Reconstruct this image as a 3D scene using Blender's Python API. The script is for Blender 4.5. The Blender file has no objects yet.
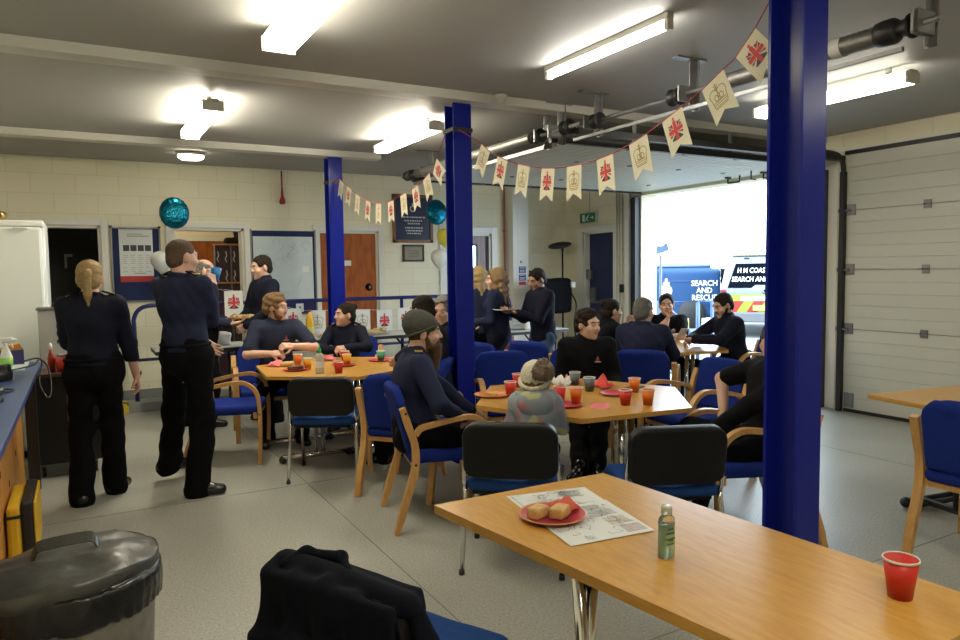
import bpy, bmesh, math, random
import numpy as np
from mathutils import Vector as V, Matrix as M
random.seed(7)
SC = bpy.context.scene
COL = SC.collection
PI = math.pi
R = math.radians

# ------------------------------------------------------------------ materials
MATS = {}
def mat(name, col, rough=0.6, metal=0.0, noise=None, spec=None, bump=None, emit=None, trans=0.0, alpha=None, sheen=0, ior=None, coat=0, vary=None):
    """noise=(scale, amount) tone variation; bump=(scale, strength)"""
    if name in MATS: return MATS[name]
    m = bpy.data.materials.new(name); m.use_nodes = True
    nt = m.node_tree; N = nt.nodes; L = nt.links
    b = N['Principled BSDF']
    b.inputs['Base Color'].default_value = (*col, 1)
    b.inputs['Roughness'].default_value = rough
    b.inputs['Metallic'].default_value = metal
    if spec is not None: b.inputs['Specular IOR Level'].default_value = spec
    if trans: b.inputs['Transmission Weight'].default_value = trans
    if ior: b.inputs['IOR'].default_value = ior
    if coat: b.inputs['Coat Weight'].default_value = coat
    if sheen: b.inputs['Sheen Weight'].default_value = sheen
    if alpha is not None: b.inputs['Alpha'].default_value = alpha
    if emit:
        b.inputs['Emission Color'].default_value = (*emit[0], 1)
        b.inputs['Emission Strength'].default_value = emit[1]
    if noise or bump:
        tc = N.new('ShaderNodeTexCoord')
    if noise:
        n = N.new('ShaderNodeTexNoise'); n.inputs['Scale'].default_value = noise[0]; n.inputs['Detail'].default_value = 4
        L.new(tc.outputs['Object'], n.inputs['Vector'])
        mx = N.new('ShaderNodeMix'); mx.data_type = 'RGBA'
        a = noise[1]; c2 = noise[2] if len(noise) > 2 else tuple(max(0, c*(1-a)) for c in col)
        mx.inputs[6].default_value = (*tuple(min(1, c*(1+a*0.6)) for c in col), 1) if len(noise) < 3 else (*col, 1)
        mx.inputs[7].default_value = (*c2, 1)
        L.new(n.outputs['Fac'], mx.inputs[0]); L.new(mx.outputs[2], b.inputs['Base Color'])
    if bump:
        n2 = N.new('ShaderNodeTexNoise'); n2.inputs['Scale'].default_value = bump[0]; n2.inputs['Detail'].default_value = 3
        L.new(tc.outputs['Object'], n2.inputs['Vector'])
        bp = N.new('ShaderNodeBump'); bp.inputs['Strength'].default_value = bump[1]; bp.inputs['Distance'].default_value = 0.01
        L.new(n2.outputs['Fac'], bp.inputs['Height']); L.new(bp.outputs['Normal'], b.inputs['Normal'])
    MATS[name] = m
    return m

def wood_mat(name, c1, c2, scale=(1, 1, 1), rough=0.4, coat=0.0, rings=9):
    if name in MATS: return MATS[name]
    m = mat(name, c1, rough, coat=coat)
    nt = m.node_tree; N = nt.nodes; L = nt.links; b = N['Principled BSDF']
    tc = N.new('ShaderNodeTexCoord'); mp = N.new('ShaderNodeMapping'); mp.inputs['Scale'].default_value = scale
    L.new(tc.outputs['Object'], mp.inputs['Vector'])
    n = N.new('ShaderNodeTexNoise'); n.inputs['Scale'].default_value = rings; n.inputs['Detail'].default_value = 6; n.inputs['Distortion'].default_value = 0.6
    L.new(mp.outputs['Vector'], n.inputs['Vector'])
    r = N.new('ShaderNodeValToRGB'); r.color_ramp.elements[0].position = 0.35; r.color_ramp.elements[1].position = 0.7
    r.color_ramp.elements[0].color = (*c1, 1); r.color_ramp.elements[1].color = (*c2, 1)
    L.new(n.outputs['Fac'], r.inputs['Fac']); L.new(r.outputs['Color'], b.inputs['Base Color'])
    return m

def block_mat(name, col, axes):
    """painted concrete blockwork; axes picks which object coordinates run along / up the wall"""
    m = mat(name, col, 0.55)
    nt = m.node_tree; N = nt.nodes; L = nt.links; b = N['Principled BSDF']
    tc = N.new('ShaderNodeTexCoord'); sp = N.new('ShaderNodeSeparateXYZ'); cb = N.new('ShaderNodeCombineXYZ')
    L.new(tc.outputs['Object'], sp.inputs[0])
    L.new(sp.outputs[axes[0]], cb.inputs[0]); L.new(sp.outputs[axes[1]], cb.inputs[1])
    br = N.new('ShaderNodeTexBrick')
    br.inputs['Scale'].default_value = 1.0; br.inputs['Brick Width'].default_value = 0.44; br.inputs['Row Height'].default_value = 0.222
    br.inputs['Mortar Size'].default_value = 0.006; br.inputs['Mortar Smooth'].default_value = 0.4
    br.inputs['Color1'].default_value = (*col, 1); br.inputs['Color2'].default_value = (*[c*0.97 for c in col], 1)
    br.inputs['Mortar'].default_value = (*[c*0.88 for c in col], 1)
    L.new(cb.outputs[0], br.inputs['Vector']); L.new(br.outputs['Color'], b.inputs['Base Color'])
    bp = N.new('ShaderNodeBump'); bp.inputs['Strength'].default_value = 0.28; bp.inputs['Distance'].default_value = 0.01; bp.invert = True
    n = N.new('ShaderNodeTexNoise'); n.inputs['Scale'].default_value = 60
    L.new(tc.outputs['Object'], n.inputs['Vector'])
    ad = N.new('ShaderNodeMath'); ad.operation = 'MULTIPLY_ADD'; ad.inputs[1].default_value = 0.15
    L.new(n.outputs['Fac'], ad.inputs[0]); L.new(br.outputs['Fac'], ad.inputs[2])
    L.new(ad.outputs[0], bp.inputs['Height']); L.new(bp.outputs['Normal'], b.inputs['Normal'])
    return m

# ------------------------------------------------------------------ object helpers
def link(o, parent=None):
    COL.objects.link(o)
    if parent is not None: o.parent = parent
    return o
def thing(name, label, cat, loc=(0, 0, 0), rz=0, group=None):
    o = bpy.data.objects.new(name, None); o.empty_display_size = 0.1
    COL.objects.link(o); o.location = loc; o.rotation_euler = (0, 0, rz)
    o['label'] = label; o['category'] = cat
    if group: o['group'] = group
    return o
def tag(o, label, cat, group=None):
    o['label'] = label; o['category'] = cat
    if group: o['group'] = group
    return o
def struct(o):
    o['kind'] = 'structure'; return o
def copy_tree(o, parent=None):
    c = o.copy(); COL.objects.link(c)
    if parent is not None: c.parent = parent
    for ch in list(o.children): copy_tree(ch, c)
    return c
def dup(o, loc, rz, label, group=None):
    c = copy_tree(o); c.location = loc; c.rotation_euler = (0, 0, rz); c['label'] = label
    if group: c['group'] = group
    return c

def catmull(pts, n=6):
    pts = [V(p) for p in pts]; out = []
    for i in range(len(pts)-1):
        p0 = pts[max(i-1, 0)]; p1 = pts[i]; p2 = pts[i+1]; p3 = pts[min(i+2, len(pts)-1)]
        for k in range(n):
            t = k/n
            out.append(0.5*((2*p1)+(p2-p0)*t+(2*p0-5*p1+4*p2-p3)*t*t+(3*p1-p0-3*p2+p3)*t*t*t))
    out.append(pts[-1]); return out

class MB:
    """collects shapes, then links them as one mesh object"""
    def __init__(s): s.bm = bmesh.new(); s.mi = 0
    def _new(s, verts, faces, smooth=False, mi=None):
        vs = [s.bm.verts.new(v) for v in verts]
        for f in faces:
            try:
                fc = s.bm.faces.new([vs[i] for i in f]); fc.smooth = smooth; fc.material_index = s.mi if mi is None else mi
            except ValueError: pass
        return vs
    def box(s, c, size, rot=None, bev=0.0, seg=2):
        b = bmesh.new(); bmesh.ops.create_cube(b, size=1)
        for v in b.verts: v.co = V((v.co.x*size[0], v.co.y*size[1], v.co.z*size[2]))
        if bev: bmesh.ops.bevel(b, geom=list(b.edges), offset=bev, segments=seg, profile=0.5, affect='EDGES')
        mx = M.Translation(V(c)) @ (rot.to_4x4() if rot is not None else M.Identity(4))
        b.verts.ensure_lookup_table(); b.verts.index_update()
        s._new([mx @ v.co for v in b.verts], [[v.index for v in f.verts] for f in b.faces], smooth=False); b.free(); return s
    def bx(s, x0, x1, y0, y1, z0, z1, bev=0.0):
        return s.box(((x0+x1)/2, (y0+y1)/2, (z0+z1)/2), (abs(x1-x0), abs(y1-y0), abs(z1-z0)), bev=bev)
    def tube(s, pts, r, seg=10, r2=None, cap=True):
        pts = [V(p) for p in pts]; n = len(pts); rings = []; verts = []
        up = None
        for i, p in enumerate(pts):
            d = (pts[min(i+1, n-1)]-pts[max(i-1, 0)]).normalized()
            if up is None:
                up = V((0, 0, 1)) if abs(d.z) < 0.9 else V((1, 0, 0))
            sx = d.cross(up).normalized(); up = sx.cross(d).normalized()
            rr = r if r2 is None else r+(r2-r)*i/max(1, n-1)
            if isinstance(r, (list, tuple)): rr = r[i]
            for k in range(seg):
                a = 2*PI*k/seg; verts.append(p+(sx*math.cos(a)+up*math.sin(a))*rr)
        faces = []
        for i in range(n-1):
            for k in range(seg):
                k2 = (k+1) % seg
                faces.append((i*seg+k, i*seg+k2, (i+1)*seg+k2, (i+1)*seg+k))
        vs = s._new(verts, faces, True)
        if cap:
            for ring, rev in ((vs[:seg], True), (vs[-seg:], False)):
                f = s.bm.faces.new(ring[::-1] if rev else ring); f.material_index = s.mi
        return s
    def cyl(s, p0, p1, r, r2=None, seg=16): return s.tube([p0, p1], r, seg, r2)
    def bar(s, pts, w, t, side=(1, 0, 0)):
        """rectangular bar swept along pts; w across `side`, t across the bend"""
        pts = [V(p) for p in pts]; n = len(pts); sd = V(side).normalized(); verts = []
        for i, p in enumerate(pts):
            d = (pts[min(i+1, n-1)]-pts[max(i-1, 0)]).normalized(); up = sd.cross(d).normalized()
            tt = t[i] if isinstance(t, (list, tuple)) else t
            c = 0.003
            for (a, b_) in ((-.5, -.5), (.5, -.5), (.5, .5), (-.5, .5)):
                verts.append(p+sd*(a*w)+up*(b_*tt))
        faces = [(0, 3, 2, 1), tuple(range(4*n-4, 4*n))]
        for i in range(n-1):
            for k in range(4):
                k2 = (k+1) % 4; faces.append((i*4+k, i*4+k2, (i+1)*4+k2, (i+1)*4+k))
        s._new(verts, faces, False); return s
    def lathe(s, prof, c=(0, 0, 0), seg=24, cap=True, mx=None, sx=1, sy=1):
        verts = []; n = len(prof)
        for (r, z) in prof:
            for k in range(seg):
                a = 2*PI*k/seg; v = V((r*math.cos(a)*sx, r*math.sin(a)*sy, z))
                verts.append((mx @ v if mx is not None else v)+V(c))
        faces = []
        for i in range(n-1):
            for k in range(seg):
                k2 = (k+1) % seg; faces.append((i*seg+k, i*seg+k2, (i+1)*seg+k2, (i+1)*seg+k))
        vs = s._new(verts, faces, True)
        if cap:
            for ring, rev in ((vs[:seg], True), (vs[-seg:], False)):
                try:
                    f = s.bm.faces.new(ring[::-1] if rev else ring); f.material_index = s.mi
                except ValueError: pass
        return s
    def prism(s, poly, z0, z1, mx=None):
        n = len(poly); f = lambda v: (mx @ V(v)) if mx is not None else V(v)
        verts = [f((x, y, z0)) for x, y in poly]+[f((x, y, z1)) for x, y in poly]
        faces = [tuple(range(n))[::-1], tuple(range(n, 2*n))]+[(i, (i+1) % n, n+(i+1) % n, n+i) for i in range(n)]
        s._new(verts, faces); return s
    def poly(s, pts, mi=None):
        s._new(pts, [tuple(range(len(pts)))], mi=mi); return s
    def ball(s, c, r, seg=14, ring=8, mx=None):
        r = (r, r, r) if not isinstance(r, (tuple, list)) else r
        prof = [(math.sin(PI*i/ring), -math.cos(PI*i/ring)) for i in range(ring+1)]
        prof[0] = (0.02, -1); prof[-1] = (0.02, 1)
        m_ = (mx.to_4x4() if mx is not None else M.Identity(4)) @ M.Diagonal((r[0], r[1], r[2], 1))
        return s.lathe(prof, c, seg, True, m_)
    def ico(s, c, r, amp=0.25, sub=2, sq=(1, 1, 1)):
        b = bmesh.new(); bmesh.ops.create_icosphere(b, subdivisions=sub, radius=r)
        b.verts.index_update()
        q = [V((v.co.x*sq[0], v.co.y*sq[1], v.co.z*sq[2]))*(1+random.uniform(-amp, amp))+V(c) for v in b.verts]
        s._new(q, [[v.index for v in f.verts] for f in b.faces], True); b.free(); return s
    def build(s, name, m, parent=None, fix=True):
        if fix: bmesh.ops.recalc_face_normals(s.bm, faces=list(s.bm.faces))
        me = bpy.data.meshes.new(name); s.bm.to_mesh(me); s.bm.free()
        for mm in (m if isinstance(m, (list, tuple)) else [m]): me.materials.append(mm)
        return link(bpy.data.objects.new(name, me), parent)

def text_mesh(mb, txt, size, mx, mi=0, depth=0.001, align='CENTER', shear=0, bold=0.0, space=1, width=None):
    cu = bpy.data.curves.new('t', 'FONT'); cu.body = txt; cu.size = size; cu.align_x = align; cu.align_y = 'CENTER'
    cu.extrude = depth; cu.shear = shear; cu.offset = bold; cu.resolution_u = 2; cu.space_character = space
    o = bpy.data.objects.new('t', cu); COL.objects.link(o)
    dg = bpy.context.evaluated_depsgraph_get(); me = bpy.data.meshes.new_from_object(o.evaluated_get(dg))
    if width:
        xs = [v.co.x for v in me.vertices]; k = width/(max(xs)-min(xs)); mx = mx @ M.Diagonal((k, 1, 1, 1))
    mb._new([mx @ v.co for v in me.vertices], [list(p.vertices) for p in me.polygons], mi=mi)
    bpy.data.objects.remove(o); bpy.data.meshes.remove(me); bpy.data.curves.remove(cu)

def frame(o, xd, yd):
    """matrix with local x -> xd, y -> yd, z -> xd x yd at o"""
    x = V(xd).normalized(); y = V(yd).normalized(); z = x.cross(y)
    return M(((x.x, y.x, z.x, o[0]), (x.y, y.y, z.y, o[1]), (x.z, y.z, z.z, o[2]), (0, 0, 0, 1)))

# ------------------------------------------------------------------ signed-distance modelling (bodies, cloth, hair)
class SDF:
    def __init__(s, h=0.01): s.h = h; s.ops = []; s.lo = []; s.hi = []
    def _bb(s, lo, hi): s.lo.append(lo); s.hi.append(hi)
    def cap(s, a, b, ra, rb=None, k=0.03, sub=False):
        a = np.array(a, float); b = np.array(b, float); rb = ra if rb is None else rb
        rm = max(ra, rb); lo = np.minimum(a, b)-rm; hi = np.maximum(a, b)+rm
        def f(p):
            ba = b-a; t = np.clip(((p-a) @ ba)/max(1e-9, ba @ ba), 0, 1)
            q = p-a-t[..., None]*ba
            return np.sqrt((q*q).sum(-1))-(ra+(rb-ra)*t)
        s.ops.append((f, lo, hi, k, sub)); 
        if not sub: s._bb(lo, hi)
        return s
    def ell(s, c, r, rot=None, k=0.03, sub=False):
        c = np.array(c, float); r = np.array(r, float); rm = r.max()
        Rm = np.array(rot) if rot is not None else np.eye(3)
        ext = np.sqrt(((Rm*r)**2).sum(1)); lo = c-ext; hi = c+ext
        def f(p):
            q = (p-c) @ Rm; k0 = np.sqrt(((q/r)**2).sum(-1)); k1 = np.sqrt(((q/(r*r))**2).sum(-1))+1e-9
            return k0*(k0-1)/k1
        s.ops.append((f, lo, hi, k, sub))
        if not sub: s._bb(lo, hi)
        return s
    def rbox(s, c, hs, r, rot=None, k=0.03, sub=False):
        c = np.array(c, float); hs = np.array(hs, float); Rm = np.array(rot) if rot is not None else np.eye(3)
        ext = (np.abs(Rm)*hs).sum(1); lo = c-ext; hi = c+ext
        def f(p):
            q = np.abs((p-c) @ Rm)-(hs-r)
            return np.sqrt((np.maximum(q, 0)**2).sum(-1))+np.minimum(q.max(-1), 0)-r
        s.ops.append((f, lo, hi, k, sub))
        if not sub: s._bb(lo, hi)
        return s
    def cut(s, o, n, within=None):
        """remove everything on the +n side of the plane (optionally only within a sphere (c, r))"""
        s.ops.append(('cut', np.array(o, float), np.array(n, float)/np.linalg.norm(n), within, None)); return s
    def rr(s, c, hx, hz, r, rot=None):
        """keep only what lies inside a rounded rectangle (local x, z) extruded along local y"""
        s.ops.append(('rr', np.array(c, float), (hx, hz, r), np.array(rot) if rot is not None else np.eye(3), None)); return s
    def noise(s, amp, freq, seed=0):
        s.ops.append(('noise', amp, freq, seed, None)); return s
    def mesh(s):
        h = s.h; lo = np.min(s.lo, 0)-4*h-0.02; hi = np.max(s.hi, 0)+4*h+0.02
        n = np.ceil((hi-lo)/h).astype(int)+1
        ax = [lo[i]+h*np.arange(n[i]) for i in range(3)]
        D = np.full(n, 0.15, np.float32)
        G = None
        for op in s.ops:
            if isinstance(op[0], str):
                if G is None:
                    G = np.stack(np.meshgrid(*ax, indexing='ij'), -1).astype(np.float32)
                if op[0] == 'cut':
                    d = ((G-op[1]) @ op[2]).astype(np.float32)
                    if op[3] is not None:
                        c, r = op[3]; ins = ((G-np.array(c, np.float32))**2).sum(-1) < r*r
                        D = np.where(ins, np.maximum(D, d), D)
                    else: D = np.maximum(D, d)
                elif op[0] == 'rr':
                    q = (G-op[1].astype(np.float32)) @ op[3].astype(np.float32); hx, hz, r = op[2]
                    qx = np.abs(q[..., 0])-(hx-r); qz = np.abs(q[..., 2])-(hz-r)
                    d = np.sqrt(np.maximum(qx, 0)**2+np.maximum(qz, 0)**2)+np.minimum(np.maximum(qx, qz), 0)-r
                    D = np.maximum(D, d.astype(np.float32))
                else:
                    rg = np.random.RandomState(op[3]); acc = np.zeros(n, np.float32)
                    for j in range(5):
                        w = rg.normal(size=3); w = w/np.linalg.norm(w)*op[2]*(0.7+0.5*j/2)
                        acc += np.sin(G @ w.astype(np.float32)+rg.uniform(0, 6.28)).astype(np.float32)
                    D = D+op[1]*acc/2.5
                continue
            f, l, u, k, sub = op
            i0 = np.maximum(np.floor((l-k-3*h-lo)/h).astype(int), 0); i1 = np.minimum(np.ceil((u+k+3*h-lo)/h).astype(int)+1, n)
            if np.any(i1 <= i0): continue
            sl = tuple(slice(i0[j], i1[j]) for j in range(3))
            p = np.stack(np.meshgrid(*[ax[j][i0[j]:i1[j]] for j in range(3)], indexing='ij'), -1)
            d = f(p).astype(np.float32); e = D[sl]
            if sub:
                hh = np.clip(k-np.abs(e+d), 0, None)/k; D[sl] = np.maximum(e, -d)+hh*hh*k*0.25
            else:
                hh = np.clip(k-np.abs(e-d), 0, None)/k; D[sl] = np.minimum(e, d)-hh*hh*k*0.25
        return nets(D, lo, h)

def nets(D, lo, h):
    ins = D < 0; nx, ny, nz = D.shape
    idx = -np.ones((nx-1, ny-1, nz-1), int)
    c8 = [ins[i:nx-1+i, j:ny-1+j, k:nz-1+k] for i in (0, 1) for j in (0, 1) for k in (0, 1)]
    sm = sum(c.astype(np.int8) for c in c8); act = (sm > 0) & (sm < 8)
    ids = np.argwhere(act); idx[act] = np.arange(len(ids))
    acc = np.zeros((len(ids), 3)); cnt = np.zeros(len(ids))
    offs = [(i, j, k) for i in (0, 1) for j in (0, 1) for k in (0, 1)]
    val = {o: D[ids[:, 0]+o[0], ids[:, 1]+o[1], ids[:, 2]+o[2]] for o in offs}
    for o in offs:
        for a in range(3):
            if o[a] == 0:
                o2 = list(o); o2[a] = 1; o2 = tuple(o2)
                va, vb = val[o], val[o2]; cr = (va < 0) != (vb < 0)
                t = np.where(cr, va/(va-vb+1e-12), 0)
                p = np.tile(np.array(o, float), (len(ids), 1)); p[:, a] += t
                acc[cr] += p[cr]; cnt[cr] += 1
    verts = lo+h*(ids+acc/np.maximum(cnt, 1)[:, None])
    faces = []
    for a in range(3):
        b, c = (a+1) % 3, (a+2) % 3
        s0 = [slice(1, -1)]*3; s0[a] = slice(0, D.shape[a]-1)
        s1 = list(s0); s1[a] = slice(1, D.shape[a])
        A = ins[tuple(s0)]; B = ins[tuple(s1)]
        e = np.argwhere(A != B)
        if not len(e): continue
        fl = A[e[:, 0], e[:, 1], e[:, 2]]
        e = e+1; e[:, a] -= 1
        def cell(db, dc):
            q = e.copy(); q[:, b] += db; q[:, c] += dc
            return idx[q[:, 0], q[:, 1], q[:, 2]]
        q = np.stack([cell(-1, -1), cell(0, -1), cell(0, 0), cell(-1, 0)], 1)
        q[~fl] = q[~fl][:, ::-1]
        faces.append(q)
    return verts, (np.concatenate(faces) if faces else np.zeros((0, 4), int))

def np_obj(name, parts, mats, parent=None, mi=None):
    """parts: list of (verts, quads); one mesh object; mi = optional fn(centres)->material indices"""
    vs, fs, o = [], [], 0
    for v, f in parts:
        vs.append(v); fs.append(f+o); o += len(v)
    v = np.concatenate(vs); f = np.concatenate(fs)
    me = bpy.data.meshes.new(name)
    me.vertices.add(len(v)); me.vertices.foreach_set('co', v.astype(np.float32).ravel())
    me.loops.add(len(f)*4); me.loops.foreach_set('vertex_index', f.astype(np.int32).ravel())
    me.polygons.add(len(f)); me.polygons.foreach_set('loop_start', (np.arange(len(f))*4).astype(np.int32))
    me.polygons.foreach_set('loop_total', np.full(len(f), 4, np.int32))
    me.polygons.foreach_set('use_smooth', np.ones(len(f), bool))
    for m in (mats if isinstance(mats, (list, tuple)) else [mats]): me.materials.append(m)
    if mi is not None:
        me.polygons.foreach_set('material_index', mi(v[f].mean(1)).astype(np.int32))
    me.update(calc_edges=True); me.validate()
    return link(bpy.data.objects.new(name, me), parent)
# ------------------------------------------------------------------ people
SKIN = mat('skin', (0.60, 0.36, 0.26), 0.5, noise=(14, 0.12))
SKIN_TAN = mat('skin_tan', (0.36, 0.19, 0.12), 0.5, noise=(14, 0.12))
LIPS = mat('lips', (0.45, 0.18, 0.15), 0.5)
EYEW = mat('eye_white', (0.42, 0.40, 0.38), 0.4, spec=.2); IRIS = mat('iris', (0.02, 0.014, 0.01), 0.35, spec=.2)
NAVY = mat('navy_cloth', (0.0085, 0.010, 0.022), 0.85, bump=(220, 0.25), noise=(9, 0.3), spec=.15)
NAVY_SHIRT = mat('navy_shirt_cloth', (0.017, 0.021, 0.052), 0.85, bump=(160, 0.25), noise=(9, 0.3), spec=.15)
NAVY_LIGHT = mat('navy_light_cloth', (0.026, 0.032, 0.062), 0.85, bump=(160, 0.25), noise=(9, 0.3), spec=.15)
BLACKC = mat('black_cloth', (0.005, 0.005, 0.007), 0.85, bump=(200, 0.25), noise=(9, 0.3), spec=.12)
TROUS = mat('trouser_cloth', (0.004, 0.004, 0.0055), 0.9, bump=(120, 0.25), spec=.1)
JEANS = mat('denim', (0.045, 0.085, 0.18), 0.85, bump=(200, 0.2), noise=(12, 0.4))
SHOE = mat('black_leather', (0.008, 0.008, 0.009), 0.22)
GOLD = mat('gold_braid', (0.55, 0.38, 0.08), 0.45, metal=0.4)
BLACKP = mat('black_plastic', (0.012, 0.012, 0.013), 0.45)
WHITE = mat('white_paint', (0.75, 0.75, 0.72), 0.45)
REDP = mat('red_print', (0.55, 0.02, 0.03), 0.6)

def hairmat(n, c): return mat('hair_'+n, c, 0.7, noise=(90, 0.55), bump=(150, 0.5), spec=.15)
H_BROWN = hairmat('brown', (0.075, 0.042, 0.022)); H_DARK = hairmat('dark', (0.020, 0.013, 0.009))
H_BLOND = hairmat('blonde', (0.36, 0.25, 0.12)); H_GREY = hairmat('grey', (0.16, 0.15, 0.14))
H_SHAVE = hairmat('shaved', (0.10, 0.065, 0.045)); H_FAIR = hairmat('fair_brown', (0.17, 0.10, 0.045)); H_BEARD = hairmat('beard', (0.115, 0.065, 0.04))

def nrm(v): v = np.array(v, float); return v/np.linalg.norm(v)
def rotx(a): c, s = math.cos(a), math.sin(a); return np.array([[1, 0, 0], [0, c, -s], [0, s, c]])
def roty(a): c, s = math.cos(a), math.sin(a); return np.array([[c, 0, s], [0, 1, 0], [-s, 0, c]])
def rotz(a): c, s = math.cos(a), math.sin(a); return np.array([[c, -s, 0], [s, c, 0], [0, 0, 1]])
def ik(a, t, l1, l2, pole):
    a = np.array(a, float); t = np.array(t, float); d = t-a; L = np.linalg.norm(d); d = d/L
    L = min(L, (l1+l2)*0.999); t = a+d*L
    x = (l1*l1-l2*l2+L*L)/(2*L); y = math.sqrt(max(0, l1*l1-x*x))
    p = np.array(pole, float); p = p-d*(p @ d); p = p/(np.linalg.norm(p)+1e-9)
    return a+d*x+p*y, t

def head_sdf(S, hc, Rh, q, fem=False):
    def P(x, y, z): return hc+Rh @ (np.array([x, y, z])*q)
    def E(c, r, k=0.02, sub=False, rr=None): S.ell(P(*c), np.array(r)*q, Rh if rr is None else Rh @ rr, k=k*q, sub=sub)
    def C(a, b, ra, rb, k=0.015): S.cap(P(*a), P(*b), ra*q, rb*q, k=k*q)
    E((0, -.014, .035), (.074, .094, .082)); E((0, .02, -.03), (.060, .074, .085), k=.03)
    E((0, .036, -.077), (.046 if not fem else .041, .050, .038), k=.03); E((0, .078, -.098), (.020, .016, .016), k=.02)
    C((-.034, .080, .026), (.034, .080, .026), .012, .012, k=.02)
    for sx in (-1, 1):
        E((sx*.031, .108, .002), (.019, .016, .012), k=.012, sub=True)
        E((sx*.040, .062, -.030), (.024, .024, .022), k=.025)
        E((sx*.075, -.008, -.008), (.010, .022, .034), k=.008, rr=rotz(-sx*.35))
    C((0, .088, .016), (0, .110, -.022), .007, .0125, k=.012); 
    for sx in (-1, 1): E((sx*.012, .098, -.026), (.010, .011, .009), k=.008)
    E((0, .087, -.054), (.024, .012, .0065), k=.006); E((0, .085, -.066), (.020, .012, .008), k=.006)

def hair_sdf(style, h=0.006):
    S = SDF(h)
    t = dict(shaved=.002, short=.008, crop=.009, curly=.018, tousled=.014, thick=.020, tied=.008, long=.014, wavy=.014, balding=.003).get(style, .01)
    if style in ('beanie', 'bobble'):
        S.ell((0, -.014, .036), (.086, .106, .094), k=.01)
        if style == 'beanie': S.ell((0, -.050, .060), (.078, .085, .080), k=.03)
        S.cut((0, .10, .030), (0, .40, -1))
        S.noise(.0015, 160, 3)
        return S
    S.ell((0, -.014, .036), (.074+t, .094+t, .082+t), k=.01)
    S.ell((0, -.046, -.022), (.065+t, .057+t, .060+t), k=.02)
    if style in ('long', 'wavy'):
        for sx in (-1, 1):
            S.cap((sx*.060, -.045, .03), (sx*.070, -.060, -.20 if style == 'long' else -.26), .042, .038, k=.03)
            S.cap((sx*.066, .01, .0), (sx*.078, .015, -.14), .026, .022, k=.03)
        S.cap((0, -.085, .02), (0, -.085, -.26), .05, .045, k=.03)
    if style == 'tied':
        S.ell((0, -.06, -.02), (.062, .05, .06), k=.02)
    S.ell((0, .122, -.022), (.086 if style != 'thick' else .096, .084, .104 if style != 'thick' else .094), k=.026, sub=True)
    if style not in ('long', 'wavy'):
        for sx in (-1, 1): S.ell((sx*.092, .016, -.030), (.036, .046, .050), k=.012, sub=True)
        S.cut((0, -.06, -.072), (0, .55, -1))
    if style == 'balding':
        S.ell((0, .04, .13), (.075, .10, .09), k=.01, sub=True)
    a, fq = dict(curly=(.011, 95), tousled=(.006, 85), wavy=(.006, 70), long=(.004, 80), thick=(.006, 80), short=(.0035, 75), crop=(.003, 95), tied=(.002, 120), shaved=(.0008, 150)).get(style, (.003, 120))
    if style == 'tied':
        pass
    S.noise(a, fq, 5)
    return S

def hand_parts(wr, d, n, side, s, curl=0.45, thumb=0.5):
    """palm and five fingers; d = along the fingers, n = palm normal, side=+1 puts the thumb on +w"""
    d = nrm(d); n = np.array(n, float); n = nrm(n-d*(n @ d)); w = np.cross(d, n)*side
    S = SDF(0.0046)
    Rm = np.stack([w, d, n], 1)
    S.cap(wr-d*.06*s, wr+d*.01, .028*s, .026*s, k=.02)
    S.rbox(wr+d*.048*s, (.037*s, .046*s, .014*s), .012*s, Rm, k=.02)
    for i, (o, l, dy) in enumerate(((.029, .072, .0), (.010, .080, .004), (-.010, .074, .001), (-.028, .058, -.006))):
        b = wr+d*(.086+dy)*s+w*o*s; c = curl*(1+.12*i)
        d1 = d*math.cos(c)+n*math.sin(c)+w*o*1.5; d2 = d*math.cos(2.2*c)+n*math.sin(2.2*c)+w*o
        m = b+d1*l*.5*s; e = m+d2*l*.5*s
        S.cap(b, m, .0098*s, .0088*s, k=.006); S.cap(m, e, .0088*s, .0072*s, k=.004)
    b = wr+d*.025*s+w*.030*s+n*.006*s; m = b+(d*.62+w*.62+n*thumb)*.038*s; e = m+(d*.85+w*.15+n*(thumb+.1))*.030*s
    S.cap(b, m, .0135*s, .0105*s, k=.010); S.cap(m, e, .0105*s, .0080*s, k=.004)
    return S.mesh()

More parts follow.
